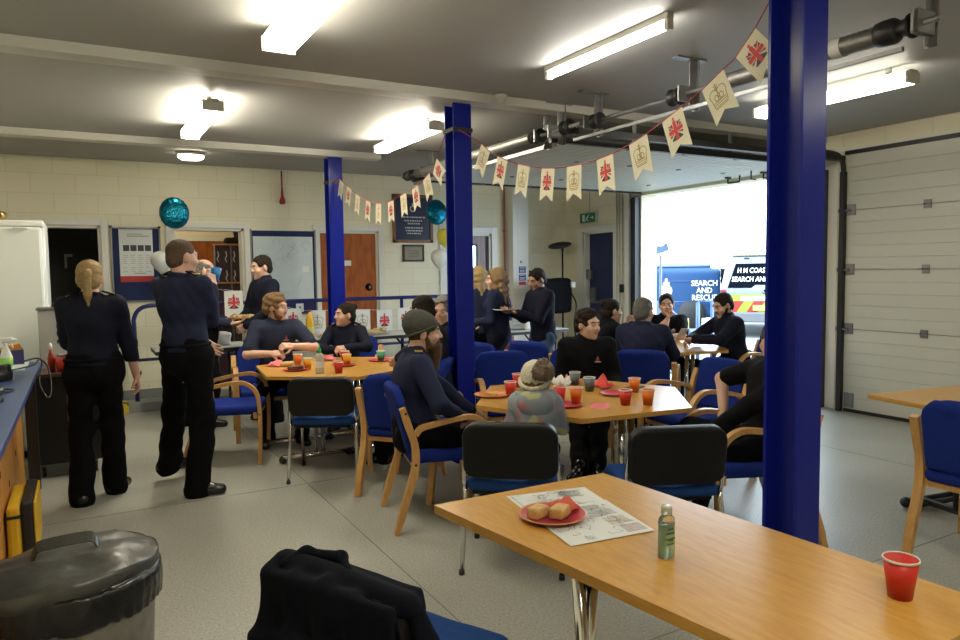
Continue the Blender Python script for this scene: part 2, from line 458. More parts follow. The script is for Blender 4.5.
def person(label, loc, yaw, h=1.75, sit=None, lean=0, slean=0, twist=0, head=(0, 0, 0), bulk=1.0, fem=False,
           rh=None, lh=None, rpole=None, lpole=None, rn=None, ln=None, rcurl=.45, lcurl=.45, rd=None, ld=None,
           rf=None, lf=None, hair='short', hmat=H_BROWN, skin=SKIN, shirt=NAVY, sleeve='long', trous=TROUS, collar=True,
           hem=-.05, top='shirt', beard=None, extras=None, hq=1.0, res=.010, child=False, cat='person', headfwd=.02, neckl=.9, group=None, folds=.004, hat=None):
    """built in a local frame: x = the person's right, y = forward, z = up; yaw = facing angle from +X"""
    s = h/1.75
    P = np.array([0, 0, (sit+.09*s) if sit else .93*s])
    la, sl = R(lean), R(slean)
    u = nrm([math.sin(sl), math.sin(la), math.cos(la)*math.cos(sl)])
    rx = rotz(R(twist)) @ np.array([1., 0, 0]); rx = nrm(rx-u*(rx @ u)); cf = np.cross(u, rx)
    T = np.stack([rx, cf, u], 1)
    r0 = nrm(np.array([1., 0, 0])-u*u[0]); T0 = np.stack([r0, np.cross(u, r0), u], 1)
    shw = (.155 if fem else .172)*s*(bulk*.4+.6)
    waist, chest, neck = P+u*.13*s, P+u*.34*s, P+u*.515*s
    shR, shL = P+u*.465*s+rx*shw, P+u*.465*s-rx*shw
    hipR, hipL = P+r0*.088*s, P-r0*.088*s
    q = hq*(s*.35+.65)
    hd = nrm(u*.55+np.array([0, 0, .45])); hc = neck+hd*.150*s*neckl+cf*headfwd
    Rh = rotz(R(head[0])) @ rotx(-R(head[1])) @ roty(R(head[2] if len(head) > 2 else 0))
    if hat is not None:      # slide and lower the figure so that the head sits where the photograph has it
        a_ = R(yaw-90); wx = loc[0]+hc[0]*math.cos(a_)-hc[1]*math.sin(a_); wy = loc[1]+hc[0]*math.sin(a_)+hc[1]*math.cos(a_)
        loc = (loc[0]+hat[0]-wx, loc[1]+hat[1]-wy); dz = np.array([0, 0, hat[2]-hc[2]])
        if not sit and dz[2] > 0: dz = dz*0
        P, waist, chest, neck, shR, shL, hipR, hipL, hc = [v_+dz for v_ in (P, waist, chest, neck, shR, shL, hipR, hipL, hc)]
        print(label[:40], 'base', [round(v_, 2) for v_ in loc], 'pelvis z', round(float(P[2]), 3), 'dz', round(float(dz[2]), 3))
    UA, FA, TH, SH = .285*s, .255*s, .43*s, .42*s
    rh = np.array(rh if rh is not None else shR+np.array([.05, .05, -.52*s])); lh = np.array(lh if lh is not None else shL+np.array([-.05, .05, -.52*s]))
    elR, wrR = ik(shR, rh, UA, FA, rpole if rpole is not None else (.35, -1, -.35))
    elL, wrL = ik(shL, lh, UA, FA, lpole if lpole is not None else (-.35, -1, -.35))
    az = .085*s
    rf = np.array(rf if rf is not None else ((.10*s, .43*s, az, 8) if sit else (.10*s, -.02, az, 10)), float)
    lf = np.array(lf if lf is not None else ((-.10*s, .43*s, az, -8) if sit else (-.10*s, -.02, az, -10)), float)
    knR, anR = ik(hipR, rf[:3], TH, SH, (.12, 1, .55 if sit else 0)); knL, anL = ik(hipL, lf[:3], TH, SH, (-.12, 1, .55 if sit else 0))
    B = bulk
    def torso(S, g):
        S.ell(P+u*.0, (.160*s*B+g, .115*s*B+g, .115*s+g), T0, k=.05)
        S.ell(waist, ((.132 if fem else .140)*s*B+g, .105*s*B+g, .14*s+g), T0, k=.06)
        S.ell(chest, ((.142 if fem else .160)*s*(B*.6+.4)+g, .115*s*B+g, .165*s+g), T, k=.06)
        S.cap(P+u*.44*s-rx*shw*.72, P+u*.44*s+rx*shw*.72, .068*s+g, k=.06)
        S.cap(P+u*.455*s, neck+u*.02*s, .075*s+g, .058*s+g*.5, k=.04)
        if fem:
            for sx in (-1, 1): S.ell(chest+rx*sx*.065*s+cf*.085*s-u*.0, (.062*s+g, .060*s+g, .062*s+g), T, k=.04)
    parts = []
    S = SDF(.013); torso(S, -.004)
    for a, e, w in ((shR, elR, wrR), (shL, elL, wrL)):
        S.cap(a, e, .050*s, .040*s, k=.03); S.cap(e, w, .040*s, .029*s, k=.02)
    for a, kn, an in ((hipR, knR, anR), (hipL, knL, anL)):
        S.cap(a, kn, .080*s, .052*s, k=.04); S.cap(kn, an, .052*s, .038*s, k=.03)
    S.cap(neck, hc, .052*s, .052*s, k=.02)
    parts.append(S.mesh())
    S = SDF(.0062); head_sdf(S, hc, Rh, q, fem); S.cap(neck-u*.03*s, hc+Rh @ np.array([0, -.022, -.03])*q, (.050 if fem else .058)*s, (.046 if fem else .054)*s, k=.025)
    parts.append(S.mesh())
    sleeve_cut = None
    slv = (sleeve, sleeve) if isinstance(sleeve, str) else sleeve
    for a, e, w, sd, hn, cu, hdv in ((shR, elR, wrR, 1, rn, rcurl, rd), (shL, elL, wrL, -1, ln, lcurl, ld)):
        d = nrm(w-e) if hdv is None else np.array(hdv, float)
        n = np.array(hn, float) if hn is not None else np.array([-sd*.9, .1, -.2])
        if abs(nrm(n) @ nrm(d)) > .95: n = n+np.array([0, .6, -.6])
        parts.append(hand_parts(w, d, n, -sd, s*1.0, cu))
        if slv[0 if sd == 1 else 1] in ('short', 'rolled'):
            S = SDF(.008); S.cap(a+(e-a)*.3, e, .050*s, .042*s, k=.02); S.cap(e, w, .043*s, .028*s, k=.02); parts.append(S.mesh())
    def lips(c):
        p = (c-hc) @ Rh/q
        return ((np.abs(p[:, 0]) < .023) & (p[:, 2] < -.049) & (p[:, 2] > -.073) & (p[:, 1] > .084)).astype(int)
    body = np_obj('person', parts, [skin, LIPS], None, lips)
    body.location = (loc[0], loc[1], loc[2] if len(loc) > 2 else 0); body.rotation_euler = (0, 0, R(yaw-90))
    tag(body, label, cat, group)
    # clothes
    S = SDF(res); g = .014 if top == 'shirt' else .024
    torso(S, g)
    for a, e, w, sv in ((shR, elR, wrR, slv[0]), (shL, elL, wrL, slv[1])):
        if sv == 'short':
            m = a+(e-a)*.78; S.cap(a, m, .062*s+g*.4, .058*s+g*.4, k=.03)
        elif sv == 'rolled':
            m = a+(e-a)*.86; S.cap(a, m, .058*s+g*.5, .050*s+g*.4, k=.03)
        else:
            m = e+(w-e)*.97; S.cap(a, e, .058*s+g*.5, .048*s+g*.5, k=.03); S.cap(e, m, .049*s+g*.4, .036*s+g*.4, k=.02)
    S.noise(folds, 26, len(label))
    S.noise(folds*.6, 55, len(label)+3)
    S.cut(P+u*hem*s, -u, (P+u*hem*s, .30))
    if collar:
        for i in range(14):
            a0, a1 = 2*PI*i/14, 2*PI*(i+1)/14
            f0 = lambda a: neck+u*(.012+.016*(-math.cos(a)))*s+rx*math.sin(a)*.066*s+cf*(math.cos(a)*.066+.002)*s
            S.cap(f0(a0), f0(a1), .013, .013, k=.012)
        S.ell(neck+u*.060*s, (.058*s, .058*s, .075*s), T, k=.008, sub=True)
    else:
        S.ell(neck+u*.045*s, (.066*s, .066*s, .06*s), T, k=.01, sub=True)
    np_obj(dict(shirt='shirt', jumper='jumper', jacket='jacket', coat='coat')[top], [S.mesh()], shirt, body)
    S = SDF(res); t = .016
    S.ell(P-u*.01, (.160*s*B+t*.6, .115*s*B+t*.6, .115*s+t*.6), T0, k=.05)
    S.ell(P+u*.09*s, (.146*s*B+t*.6, .110*s*B+t*.6, .15*s), T0, k=.05)
    for a, kn, an, ft in ((hipR, knR, anR, rf), (hipL, knL, anL, lf)):
        S.cap(a, kn, .088*s+t*.4, .062*s+t*.5, k=.05); S.cap(kn, an-np.array([0, 0, (.03 if sit else .045)*s]), .064*s+t*.6, (.060 if sit else .074)*s+t*.5, k=.04)
    S.noise(.007, 22, 11); S.noise(.004, 48, 4)
    S.cut(waist+u*.005, u, (waist, .35))
    np_obj('trousers', [S.mesh()], trous, body)
    for an, ft in ((anR, rf), (anL, lf)):
        a = R(ft[3]); fd = np.array([math.sin(a), math.cos(a), 0]); z0 = an[2]-az
        S = SDF(.008); b = np.array([an[0], an[1], z0])
        S.cap(b-fd*.045*s+[0, 0, .045*s], b+fd*.055*s+[0, 0, .050*s], .044*s, .043*s, k=.02); S.cap(b+fd*.05*s+[0, 0, .040*s], b+fd*.145*s+[0, 0, .032*s], .043*s, .037*s, k=.03)
        S.cap(b+[0, 0, .05*s], b+[0, 0, .11*s], .045*s, .044*s, k=.02)
        S.cut(b+[0, 0, .002], (0, 0, -1))
        np_obj('shoe', [S.mesh()], SHOE, body)
    # hair
    def toL(vf): return ((vf[0]*q) @ Rh.T+hc, vf[1])
    if hair:
        hp = [toL(hair_sdf(hair).mesh())]
        if hair == 'tied' and extras and 'ponytail' in extras:
            S2 = SDF(.006); S2.cap((0, -.10, .035), (0, -.135, .02), .022, .026, k=.02); S2.cap((0, -.135, .02), (0, -.125, -.12), .028, .022, k=.02); S2.cap((0, -.125, -.12), (0, -.112, -.19), .022, .008, k=.02); S2.noise(.003, 110, 2)
            hp.append(toL(S2.mesh()))
        if hair == 'tied' and extras and 'bun' in extras:
            S2 = SDF(.006); S2.ell((0, -.095, .075), (.042, .040, .040)); S2.noise(.004, 110, 2); hp.append(toL(S2.mesh()))
        o = np_obj({'beanie': 'beanie', 'bobble': 'knitted_hat'}.get(hair, 'hair'), hp, hmat, body)
        if hair in ('beanie', 'bobble'):
            S2 = SDF(.006)
            for i in range(20):
                f0 = lambda a: (math.sin(a)*.088, -.014+math.cos(a)*.106, .040+.40*(math.cos(a)*.106-.10)+.012)
                S2.cap(f0(2*PI*i/20), f0(2*PI*(i+1)/20), .007 if hair == 'beanie' else .012, k=.01)
            np_obj('hat_brim', [toL(S2.mesh())], hmat, o)
            if hair == 'bobble':
                S2 = SDF(.006); S2.ell((.070, -.140, .080), (.062, .060, .066)); S2.noise(.007, 90, 2); S2.noise(.005, 190, 6)
                np_obj('fur_pompom', [toL(S2.mesh())], mat('fur_brown', (0.17, 0.12, 0.085), .9, noise=(45, .75), bump=(120, .8)), o)
            S2 = SDF(.006); S2.ell((0, -.020, .015), (.080, .094, .085)); S2.ell((0, .118, -.035), (.085, .080, .10), k=.01, sub=True); S2.cut((0, 0, .02), (0, 0, 1)); S2.cut((0, -.02, -.055), (0, .2, -1))
            np_obj('hair', [toL(S2.mesh())], H_BROWN if not child else H_FAIR, body)
    W = lambda x, y, z: V(hc+Rh @ (np.array([x, y, z])*q))
    for sx in (-1, 1):
        e = MB(); e.ball(W(sx*.031, .0790, .003), .0125*q, 12, 8); e.mi = 1; e.ball(W(sx*.0305, .0855, .003), .0072*q, 10, 6); e.build('eye', [EYEW, IRIS], body)
        if not child:
            MB().tube([W(sx*.016, .097, .024), W(sx*.034, .0945, .030), W(sx*.050, .082, .025)], .0042*q, 6).build('eyebrow', hmat if hair not in ('beanie', 'bobble', 'shaved', 'balding') else H_BROWN, body)
    if beard:
        S2 = SDF(.006); S2.ell((0, .034, -.078), (.053, .056, .044)); S2.cap((-.066, .012, -.03), (-.046, .04, -.078), .012, .02, k=.02); S2.cap((.066, .012, -.03), (.046, .04, -.078), .012, .02, k=.02)
        S2.cap((-.022, .094, -.047), (.022, .094, -.047), .007, k=.006)
        if beard == 'long': S2.cap((0, .075, -.10), (0, .088, -.225), .044, .018, k=.04)
        S2.ell((0, .105, -.060), (.020, .020, .007), k=.004, sub=True)
        S2.noise(.0035 if beard == 'long' else .0012, 110, 8)
        np_obj('beard', [toL(S2.mesh())], hmat if hair not in ('beanie',) else H_BEARD, body)
    K = dict(P=P, u=u, rx=rx, cf=cf, neck=neck, chest=chest, shR=shR, shL=shL, wrR=wrR, wrL=wrL, W=W, s=s, T=T, q=q, elR=elR, elL=elL, B=B)
    for ex in (extras or []):
        if ex == 'epaulettes':
            for sx in (-1, 1):
                c = P+u*.545*s+rx*sx*.115*s-cf*.005; tilt = nrm(rx*sx-u*.34)
                mb = MB(); mx = frame(V(c), V(tilt), V(cf)); m3 = mx.to_3x3()
                mb.box(c, (.095*s, .052*s, .012), m3, .004); mb.mi = 1
                for o in (-.030, -.014): mb.box(V(c)+V(tilt)*o*-1+m3 @ V((0, 0, .006)), (.0065, .050*s, .004), m3)
                mb.build('epaulette', [NAVY, GOLD], body)
        if ex == 'badge':
            c = V(chest+cf*(.115*s*B+.020)+rx*-.075*s+u*.03*s)
            mb = MB(); mx = frame(c, V(rx), V(u)); m3 = mx.to_3x3()
            mb.box(c, (.022, .008, .008), m3).mi = 0
            mb.lathe([(.001, -.004), (.010, -.004), (.010, .004), (.001, .004)], c+V(u)*.013, 12, True, (m3 @ M.Rotation(PI/2, 3, 'X') @ M.Rotation(PI/2, 3, 'X')).to_4x4())
            mb.box(c+V(u)*.027, (.009, .010, .008), m3)
            mb.mi = 1; mb.box(c-V(u)*.010, (.045, .005, .008), m3)
            mb.build('embroidered_badge', [mat('badge_red', (.45, .06, .05), .7), mat('badge_pale', (.5, .45, .4), .7)], body)
        if ex == 'belt':
            mb = MB(); n = 28; c0 = P+u*.085*s
            mb.tube([V(c0+rx*math.sin(a)*(.146*s*B+.013)+cf*math.cos(a)*(.110*s*B+.013)) for a in [2*PI*i/n for i in range(n+1)]], .013, 6); mb.build('belt', BLACKC, body)
        if ex == 'glasses':
            mb = MB()
            for sx in (-1, 1):
                mb.tube([W(sx*(.031+.021*math.cos(a)), .099, .001+.017*math.sin(a)) for a in [2*PI*i/14 for i in range(15)]], .0018, 5)
                mb.tube([W(sx*.052, .098, .005), W(sx*.074, .06, .008), W(sx*.078, -.01, .008)], .0018, 5)
            mb.tube([W(-.010, .1, .004), W(.010, .1, .004)], .0018, 5); mb.build('glasses', BLACKP, body)
        if ex == 'shirt_collar':
            mb = MB()
            for sx in (-1, 1): mb.prism([(0, 0), (.055, .02), (.035, -.06)], 0, .006, frame(V(neck+cf*.068*s+u*.0+rx*sx*.004), V(rx*sx+cf*-.4), V(u-cf*.35)))
            mb.build('shirt_collar', mat('pale_blue_cotton', (.42, .48, .58), .7), body)
        if ex == 'emblem':
            c = V(chest+cf*(.115*s*B+.022)-rx*.075*s+u*.03*s)
            mb = MB(); m3 = frame(c, V(rx), V(u)).to_3x3()
            mb.lathe([(.001, -.003), (.022, -.003), (.022, .003), (.001, .003)], c, 16, True, m3.to_4x4()); mb.build('embroidered_badge', mat('badge_pale', (.5, .45, .4), .7), body)
        if ex == 'wristwatch':
            d = V(nrm(wrL-elL)); c = V(wrL)-d*.02; m3 = d.to_track_quat('Z', 'Y').to_matrix()
            MB().lathe([(.030, -.008), (.033, -.008), (.033, .008), (.030, .008)], c, 14, False, m3.to_4x4()).build('wristwatch', BLACKP, body)
        if ex == 'lanyard':
            MB().tube([V(neck+cf*.07+rx*.05*s), V(chest+cf*(.115*s*B+.026)+u*.02), V(neck+cf*.07-rx*.05*s)], .004, 5).build('lanyard', mat('pale_blue_cotton', (.42, .48, .58), .7), body)
    return body, K
# ------------------------------------------------------------------ room shell
XR, YB, ZC = 6.88, 9.41, 2.85
XL, YF = -1.02, -2.4
WALLC = (0.80, 0.745, 0.555)
M_BACK = block_mat('blockwork_back', WALLC, (0, 2)); M_SIDE = block_mat('blockwork_side', WALLC, (1, 2))
M_CEIL = mat('ceiling_paint', (0.325, 0.32, 0.305), 0.6)
M_BEAM = mat('beam_paint', (0.55, 0.54, 0.49), 0.4)
M_FRAME = mat('gloss_white', (0.74, 0.72, 0.65), 0.3)
M_STEELP = mat('door_panel_steel', (0.55, 0.56, 0.495), 0.45, bump=(300, 0.08))
M_DARKM = mat('dark_metal', (0.035, 0.035, 0.035), 0.45, metal=0.6)
M_GALV = mat('galvanised', (0.25, 0.25, 0.245), 0.4, metal=0.8, noise=(14, 0.3))
M_SPRING = mat('spring_steel', (0.22, 0.215, 0.20), 0.45, metal=0.7, noise=(40, 0.4))
M_BLUEP = mat('blue_gloss_paint', (0.006, 0.014, 0.225), 0.25, spec=.22, bump=(45, 0.05))
M_RAIL = mat('blue_rail_paint', (0.014, 0.020, 0.13), 0.3)
M_PINE = wood_mat('pine', (0.62, 0.30, 0.07), (0.42, 0.17, 0.03), (14, 14, 1), 0.4, rings=1.6)
M_BEECH = wood_mat('beech', (0.60, 0.34, 0.12), (0.50, 0.26, 0.08), (30, 30, 4), 0.35, rings=2.5)
M_TOP = wood_mat('beech_laminate', (0.58, 0.315, 0.068), (0.49, 0.25, 0.045), (18, 3, 18), 0.28, rings=3)
M_MAHOG = wood_mat('mahogany_veneer', (0.40, 0.115, 0.022), (0.24, 0.055, 0.012), (6, 6, 1.2), 0.3, rings=3)
M_PURPD = wood_mat('plum_veneer', (0.30, 0.20, 0.19), (0.24, 0.15, 0.15), (14, 14, 1.2), 0.35, rings=3)
CHROME = mat('chrome', (0.72, 0.72, 0.72), 0.14, metal=1.0)
FLOOR = mat('speckled_vinyl', (0.36, 0.345, 0.30), 0.38)
def floor_nodes():
    nt = FLOOR.node_tree; N = nt.nodes; L = nt.links; b = N['Principled BSDF']
    tc = N.new('ShaderNodeTexCoord')
    n = N.new('ShaderNodeTexNoise'); n.inputs['Scale'].default_value = 85; n.inputs['Detail'].default_value = 5; n.inputs['Roughness'].default_value = .8
    n2 = N.new('ShaderNodeTexNoise'); n2.inputs['Scale'].default_value = 0.9; n2.inputs['Detail'].default_value = 5
    L.new(tc.outputs['Object'], n.inputs['Vector']); L.new(tc.outputs['Object'], n2.inputs['Vector'])
    r = N.new('ShaderNodeValToRGB'); r.color_ramp.elements[0].position = .36; r.color_ramp.elements[1].position = .64
    r.color_ramp.elements[0].color = (.26, .258, .225, 1); r.color_ramp.elements[1].color = (.50, .495, .435, 1)
    L.new(n.outputs['Fac'], r.inputs['Fac'])
    mx = N.new('ShaderNodeMix'); mx.data_type = 'RGBA'; mx.blend_type = 'MULTIPLY'; mx.inputs[0].default_value = .5
    r2 = N.new('ShaderNodeValToRGB'); r2.color_ramp.elements[0].position = .3; r2.color_ramp.elements[0].color = (.72, .71, .69, 1); r2.color_ramp.elements[1].position = .65; r2.color_ramp.elements[1].color = (1, 1, 1, 1)
    L.new(n2.outputs['Fac'], r2.inputs['Fac']); L.new(r.outputs['Color'], mx.inputs[6]); L.new(r2.outputs['Color'], mx.inputs[7])
    L.new(mx.outputs[2], b.inputs['Base Color'])
    r3 = N.new('ShaderNodeMapRange'); r3.inputs['To Min'].default_value = .30; r3.inputs['To Max'].default_value = .5
    L.new(n2.outputs['Fac'], r3.inputs['Value']); L.new(r3.outputs[0], b.inputs['Roughness'])
floor_nodes()

struct(MB().bx(XL-.2, XR+.3, YF-.2, YB+.3, -.15, 0).build('floor', FLOOR))
mb = MB()
M_SEAM = mat('floor_seam', (0.22, 0.22, 0.195), .6)
for x in (1.35, 3.35, 5.35): mb.bx(x, x+.006, YF, 8.5, -.01, .0012)
for y in (4.98, 2.1): mb.bx(XL, XR, y, y+.006, -.01, .0012)
struct(mb.build('trim_1', M_SEAM))
struct(MB().bx(XL-.2, XR+.3, YF-.2, YB+.3, ZC, ZC+.15).build('ceiling', M_CEIL))
# back wall with four openings
ops = [(-.62, .23, 2.09), (1.0, 1.84, 2.08), (2.80, 3.65, 2.07), (4.70, 5.48, 2.06)]
mb = MB(); x = XL-.2
for a, b, t in ops:
    mb.bx(x, a, YB, YB+.2, 0, ZC); mb.bx(a, b, YB, YB+.2, t, ZC); x = b
mb.bx(x, XR+.3, YB, YB+.2, 0, ZC)
struct(mb.build('wall_back', M_BACK))
# right wall: exit door, two garage openings
mb = MB(); T = .28
ry = [(1.45, 4.56, 2.66), (4.86, 7.63, 2.52), (8.22, 8.95, 2.08)]
y = YF-.2
for a, b, t in ry:
    mb.bx(XR, XR+T, y, a, 0, ZC); mb.bx(XR, XR+T, a, b, t, ZC); y = b
mb.bx(XR, XR+T, y, YB+.2, 0, ZC)
struct(mb.build('wall_right', M_SIDE))
struct(MB().bx(XL-.2, XL, YF-.2, YB+.2, 0, ZC).build('wall_left', M_SIDE))
struct(MB().bx(XL-.2, XR+.3, YF-.2, YF, 0, ZC).build('wall_front', M_BACK))
# boxing in the far corner, ceiling beams
struct(MB().bx(5.745, 6.02, 9.2, YB, 0, ZC).build('trim_2', M_FRAME))
for i, (y, x1) in enumerate(((1.80, XR), (4.80, XR), (7.70, 3.05), (-1.1, XR))):
    struct(MB().bx(XL, x1, y, y+.16, 2.785, ZC).build('trim_%d' % (3+i), M_BEAM))
# coved grey skirting
M_SK = mat('grey_skirting', (0.23, 0.23, 0.22), .45)
mb = MB()
x = XL
for a, b, t in ops: mb.bx(x, a-.07, YB-.012, YB, 0, .14); x = b+.07
mb.bx(x, 5.745, YB-.012, YB, 0, .14); mb.bx(6.02, XR, YB-.012, YB, 0, .14)
struct(mb.build('baseboard_back', M_SK))
mb = MB(); mb.bx(XR-.012, XR, 9.02, YB, 0, .14); mb.bx(XR-.012, XR, 7.9, 8.15, 0, .14)
struct(mb.build('baseboard_right', M_SK))

# ------------------------------------------------------------------ doorways on the back wall
def architrave(mb, a, b, t, w=.075):
    mb.bx(a-w, a, YB-.022, YB+.01, 0, t+w, .004); mb.bx(b, b+w, YB-.022, YB+.01, 0, t+w, .004); mb.bx(a, b, YB-.022, YB+.01, t, t+w, .004)
    mb.bx(a, a+.03, YB+.008, YB+.2, 0, t); mb.bx(b-.03, b, YB+.008, YB+.2, 0, t); mb.bx(a, b, YB+.008, YB+.2, t-.03, t)
# 1: the unlit kitchen store
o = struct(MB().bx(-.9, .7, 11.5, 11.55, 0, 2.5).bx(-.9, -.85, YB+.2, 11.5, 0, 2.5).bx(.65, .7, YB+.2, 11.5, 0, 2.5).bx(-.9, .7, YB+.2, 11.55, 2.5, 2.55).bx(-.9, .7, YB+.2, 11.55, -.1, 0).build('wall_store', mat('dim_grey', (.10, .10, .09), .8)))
mb = MB(); architrave(mb, *ops[0]); d = struct(mb.build('door_1', M_FRAME))
t = thing('wall_notice', 'small pale L-shaped bracket and notices in the dark store room behind the fridge', 'notice', (-.02, 11.49, 1.5))
mb = MB(); mb.bx(-.16, -.13, -.012, 0, .12, .32); mb.bx(-.13, -.06, -.012, 0, .28, .32); mb.build('bracket', WHITE, t)
mb = MB(); mb.bx(-.03, .06, -.012, 0, -.14, .04); mb.build('notice', mat('dull_paper', (.5, .5, .46), .7), t)
# 2: lit corridor with a mahogany door at its end
M_CORR = mat('corridor_cream', (0.78, 0.68, 0.47), .6)
struct(MB().bx(.55, .6, YB+.2, 11.2, 0, 2.6).bx(2.35, 2.4, YB+.2, 11.2, 0, 2.6).bx(.55, 2.4, 11.2, 11.25, 0, 2.6).bx(.55, 2.4, YB+.2, 11.25, 2.6, 2.65).bx(.55, 2.4, YB+.2, 11.25, -.1, 0).build('wall_corridor', M_CORR))
mb = MB(); architrave(mb, *ops[1]); struct(mb.build('door_2', M_FRAME))
mb = MB(); mb.bx(1.09, 1.13, 11.16, 11.2, 0, 2.05); mb.bx(1.93, 1.98, 11.16, 11.2, 0, 2.05); mb.bx(1.09, 1.98, 11.16, 11.2, 2.0, 2.06)
d = struct(mb.build('door_3', M_FRAME)); MB().bx(1.13, 1.93, 11.17, 11.2, 0, 2.0).build('door_leaf', M_MAHOG, d)
# 3: closed mahogany door
mb = MB(); architrave(mb, *ops[2]); d = struct(mb.build('door_4', M_FRAME))
MB().bx(2.83, 3.62, YB+.03, YB+.07, 0, 2.04).build('door_leaf', M_MAHOG, d)
MB().bx(3.0, 3.26, YB+.024, YB+.032, 1.60, 1.67).build('door_sign', WHITE, d)
mb = MB(); mb.lathe([(.001, -.02), (.055, -.02), (.055, .0), (.001, .0)], (3.51, YB+.03, 1.30), 18, True, M.Rotation(PI/2, 4, 'X')); mb.cyl((3.51, YB+.03, 1.30), (3.51, YB-.02, 1.30), .02); mb.build('door_lock', M_GALV, d)
mb = MB(); mb.lathe([(.001, -.015), (.028, -.015), (.028, .0), (.001, .0)], (3.53, YB+.03, 1.14), 14, True, M.Rotation(PI/2, 4, 'X')); mb.build('keyhole', mat('brass', (.6, .42, .15), .3, metal=1), d)
# 4: plum door with a vision panel
mb = MB(); architrave(mb, *ops[3], w=.10); d = struct(mb.build('door_5', M_FRAME))
lf = MB(); lf.bx(4.73, 5.08, YB+.06, YB+.10, 0, 2.03); lf.bx(5.26, 5.42, YB+.06, YB+.10, 0, 2.03); lf.bx(5.08, 5.26, YB+.06, YB+.10, 0, .9); lf.bx(5.08, 5.26, YB+.06, YB+.10, 1.9, 2.03)
lf.build('door_leaf', M_PURPD, d)
fr = MB(); fr.bx(5.07, 5.095, YB+.05, YB+.11, .9, 1.9); fr.bx(5.245, 5.27, YB+.05, YB+.11, .9, 1.9); fr.bx(5.07, 5.27, YB+.05, YB+.11, 1.885, 1.91); fr.bx(5.07, 5.27, YB+.05, YB+.11, .89, .91)
fr.build('vision_frame', BLACKP, d); MB().bx(5.095, 5.245, YB+.075, YB+.082, .9, 1.9).build('glass_pane', mat('clear_glass', (.9, .95, 1), .02, trans=1, ior=1.45), d)
MB().bx(5.425, 5.45, YB+.03, YB+.1, 0, 2.03).build('door_edge', BLACKP, d)

# ------------------------------------------------------------------ exit door on the right wall
mb = MB(); a, b, t = 8.22, 8.95, 2.08; w = .085
mb.bx(XR-.022, XR+.01, a-w, a, 0, t+w, .004); mb.bx(XR-.022, XR+.01, b, b+w*1.9, 0, t+w, .004); mb.bx(XR-.022, XR+.01, a, b, t, t+w, .004)
mb.bx(XR+.008, XR+.26, a, a+.03, 0, t); mb.bx(XR+.008, XR+.26, b-.03, b, 0, t); mb.bx(XR+.008, XR+.26, a, b, t-.03, t)
d = struct(mb.build('door_6', M_FRAME))
MB().bx(XR+.10, XR+.15, a+.03, b-.03, 0, t-.03).build('door_leaf', mat('deep_blue_door', (.012, .018, .085), .35), d)
mb = MB(); mb.bx(XR+.05, XR+.10, b-.20, b-.10, .98, 1.22, .006); mb.cyl((XR+.075, b-.15, 1.0), (XR+.075, a+.08, 1.0), .018); mb.bx(XR+.05, XR+.10, a+.06, a+.13, .94, 1.06, .006); mb.build('panic_bar', M_GALV, d)
MB().bx(XR+.02, XR+.10, b-.14, b-.03, 1.35, 1.5, .01).build('door_closer_box', M_GALV, d)

# ------------------------------------------------------------------ garage doors
def sectional(name, y0, y1, top, zs):
    prof = []
    d = MB()
    # ribbed sections, each an outline extruded along Y
    root = None
    for k in range(len(zs)-1):
        za, zb = zs[k]+.004, zs[k+1]-.004
        pts = [(0, za)]; n = max(2, int((zb-za)/.115)); st = (zb-za)/n
        for i in range(1, n):
            z = za+i*st; pts += [(0, z-.004), (.004, z), (0, z+.004)]
        pts += [(0, zb), (.045, zb), (.045, za)]
        mb = MB(); mx = M(((1, 0, 0, XR-.045), (0, 0, -1, 0), (0, 1, 0, 0), (0, 0, 0, 1)))
        poly = pts[::-1]
        mb.prism(poly, -y1, -y0, mx)
        o = mb.build('door_section' if root else name, M_STEELP, root)
        if root is None: root = struct(o)
    return root
zs = [0.03, .645, 1.125, 1.605, 2.085, 2.61]
zs = [.03, .66, 1.10-.0, 1.60, 2.10, 2.62]
zs = [.03, .885, 1.455, 2.02, 2.62]
d2 = sectional('door_7', 1.5, 4.53, 2.62, [.03, .855, 1.46, 2.06, 2.64])
for k, z in enumerate((.855, 1.46, 2.06)):
    for y in (4.49, 3.74, 2.99, 2.24):
        mb = MB()
        if y > 4.4:
            mb.bx(XR-.06, XR-.044, y-.05, y+.04, z-.05, z+.06, .003); mb.cyl((XR-.075, y-.01, z+.0), (XR-.075, y+.10, z+.0), .012); mb.lathe([(.001, -.012), (.024, -.012), (.024, .012), (.001, .012)], (XR-.075, y+.10, z), 12, True, M.Rotation(PI/2, 4, 'X'))
        else: mb.bx(XR-.056, XR-.044, y-.035, y+.035, z-.04, z+.04, .003); mb.cyl((XR-.058, y-.035, z), (XR-.058, y+.035, z), .008)
        mb.build('hinge', M_GALV, d2)
MB().bx(XR-.062, XR-.044, 4.42, 4.52, .05, .2, .003).build('bottom_bracket', M_GALV, d2)
MB().bx(XR-.004, XR+.02, 1.48, 4.55, .0, 2.65).build('light_leak_panel', M_STEELP, d2)  # unseen panel added to stop daylight leaking between the door sections
MB().bx(XR-.05, XR+.0, 1.5, 4.53, .0, .035).build('rubber_seal', BLACKP, d2)
mb = MB(); mb.bx(XR-.10, XR-.05, 4.535, 4.585, 0, 2.45); mb.tube(catmull([(XR-.075, 4.56, 2.44), (XR-.10, 4.56, 2.55), (XR-.2, 4.56, 2.62), (XR-.4, 4.56, 2.63)]), .025, 8); mb.build('guide_track', BLACKP, d2)
MB().bx(XR-.062, XR-.002, 1.5, 4.56, 2.62, 2.66).build('head_seal', BLACKP, d2)
MB().bx(XR-.012, XR+.0, 4.66, 4.80, 0, 2.6).build('jamb_trim', M_FRAME, d2)
struct(MB().bx(XR-.03, XR, 1.3, 4.7, 2.66, 2.69).build('trim_8', M_FRAME))

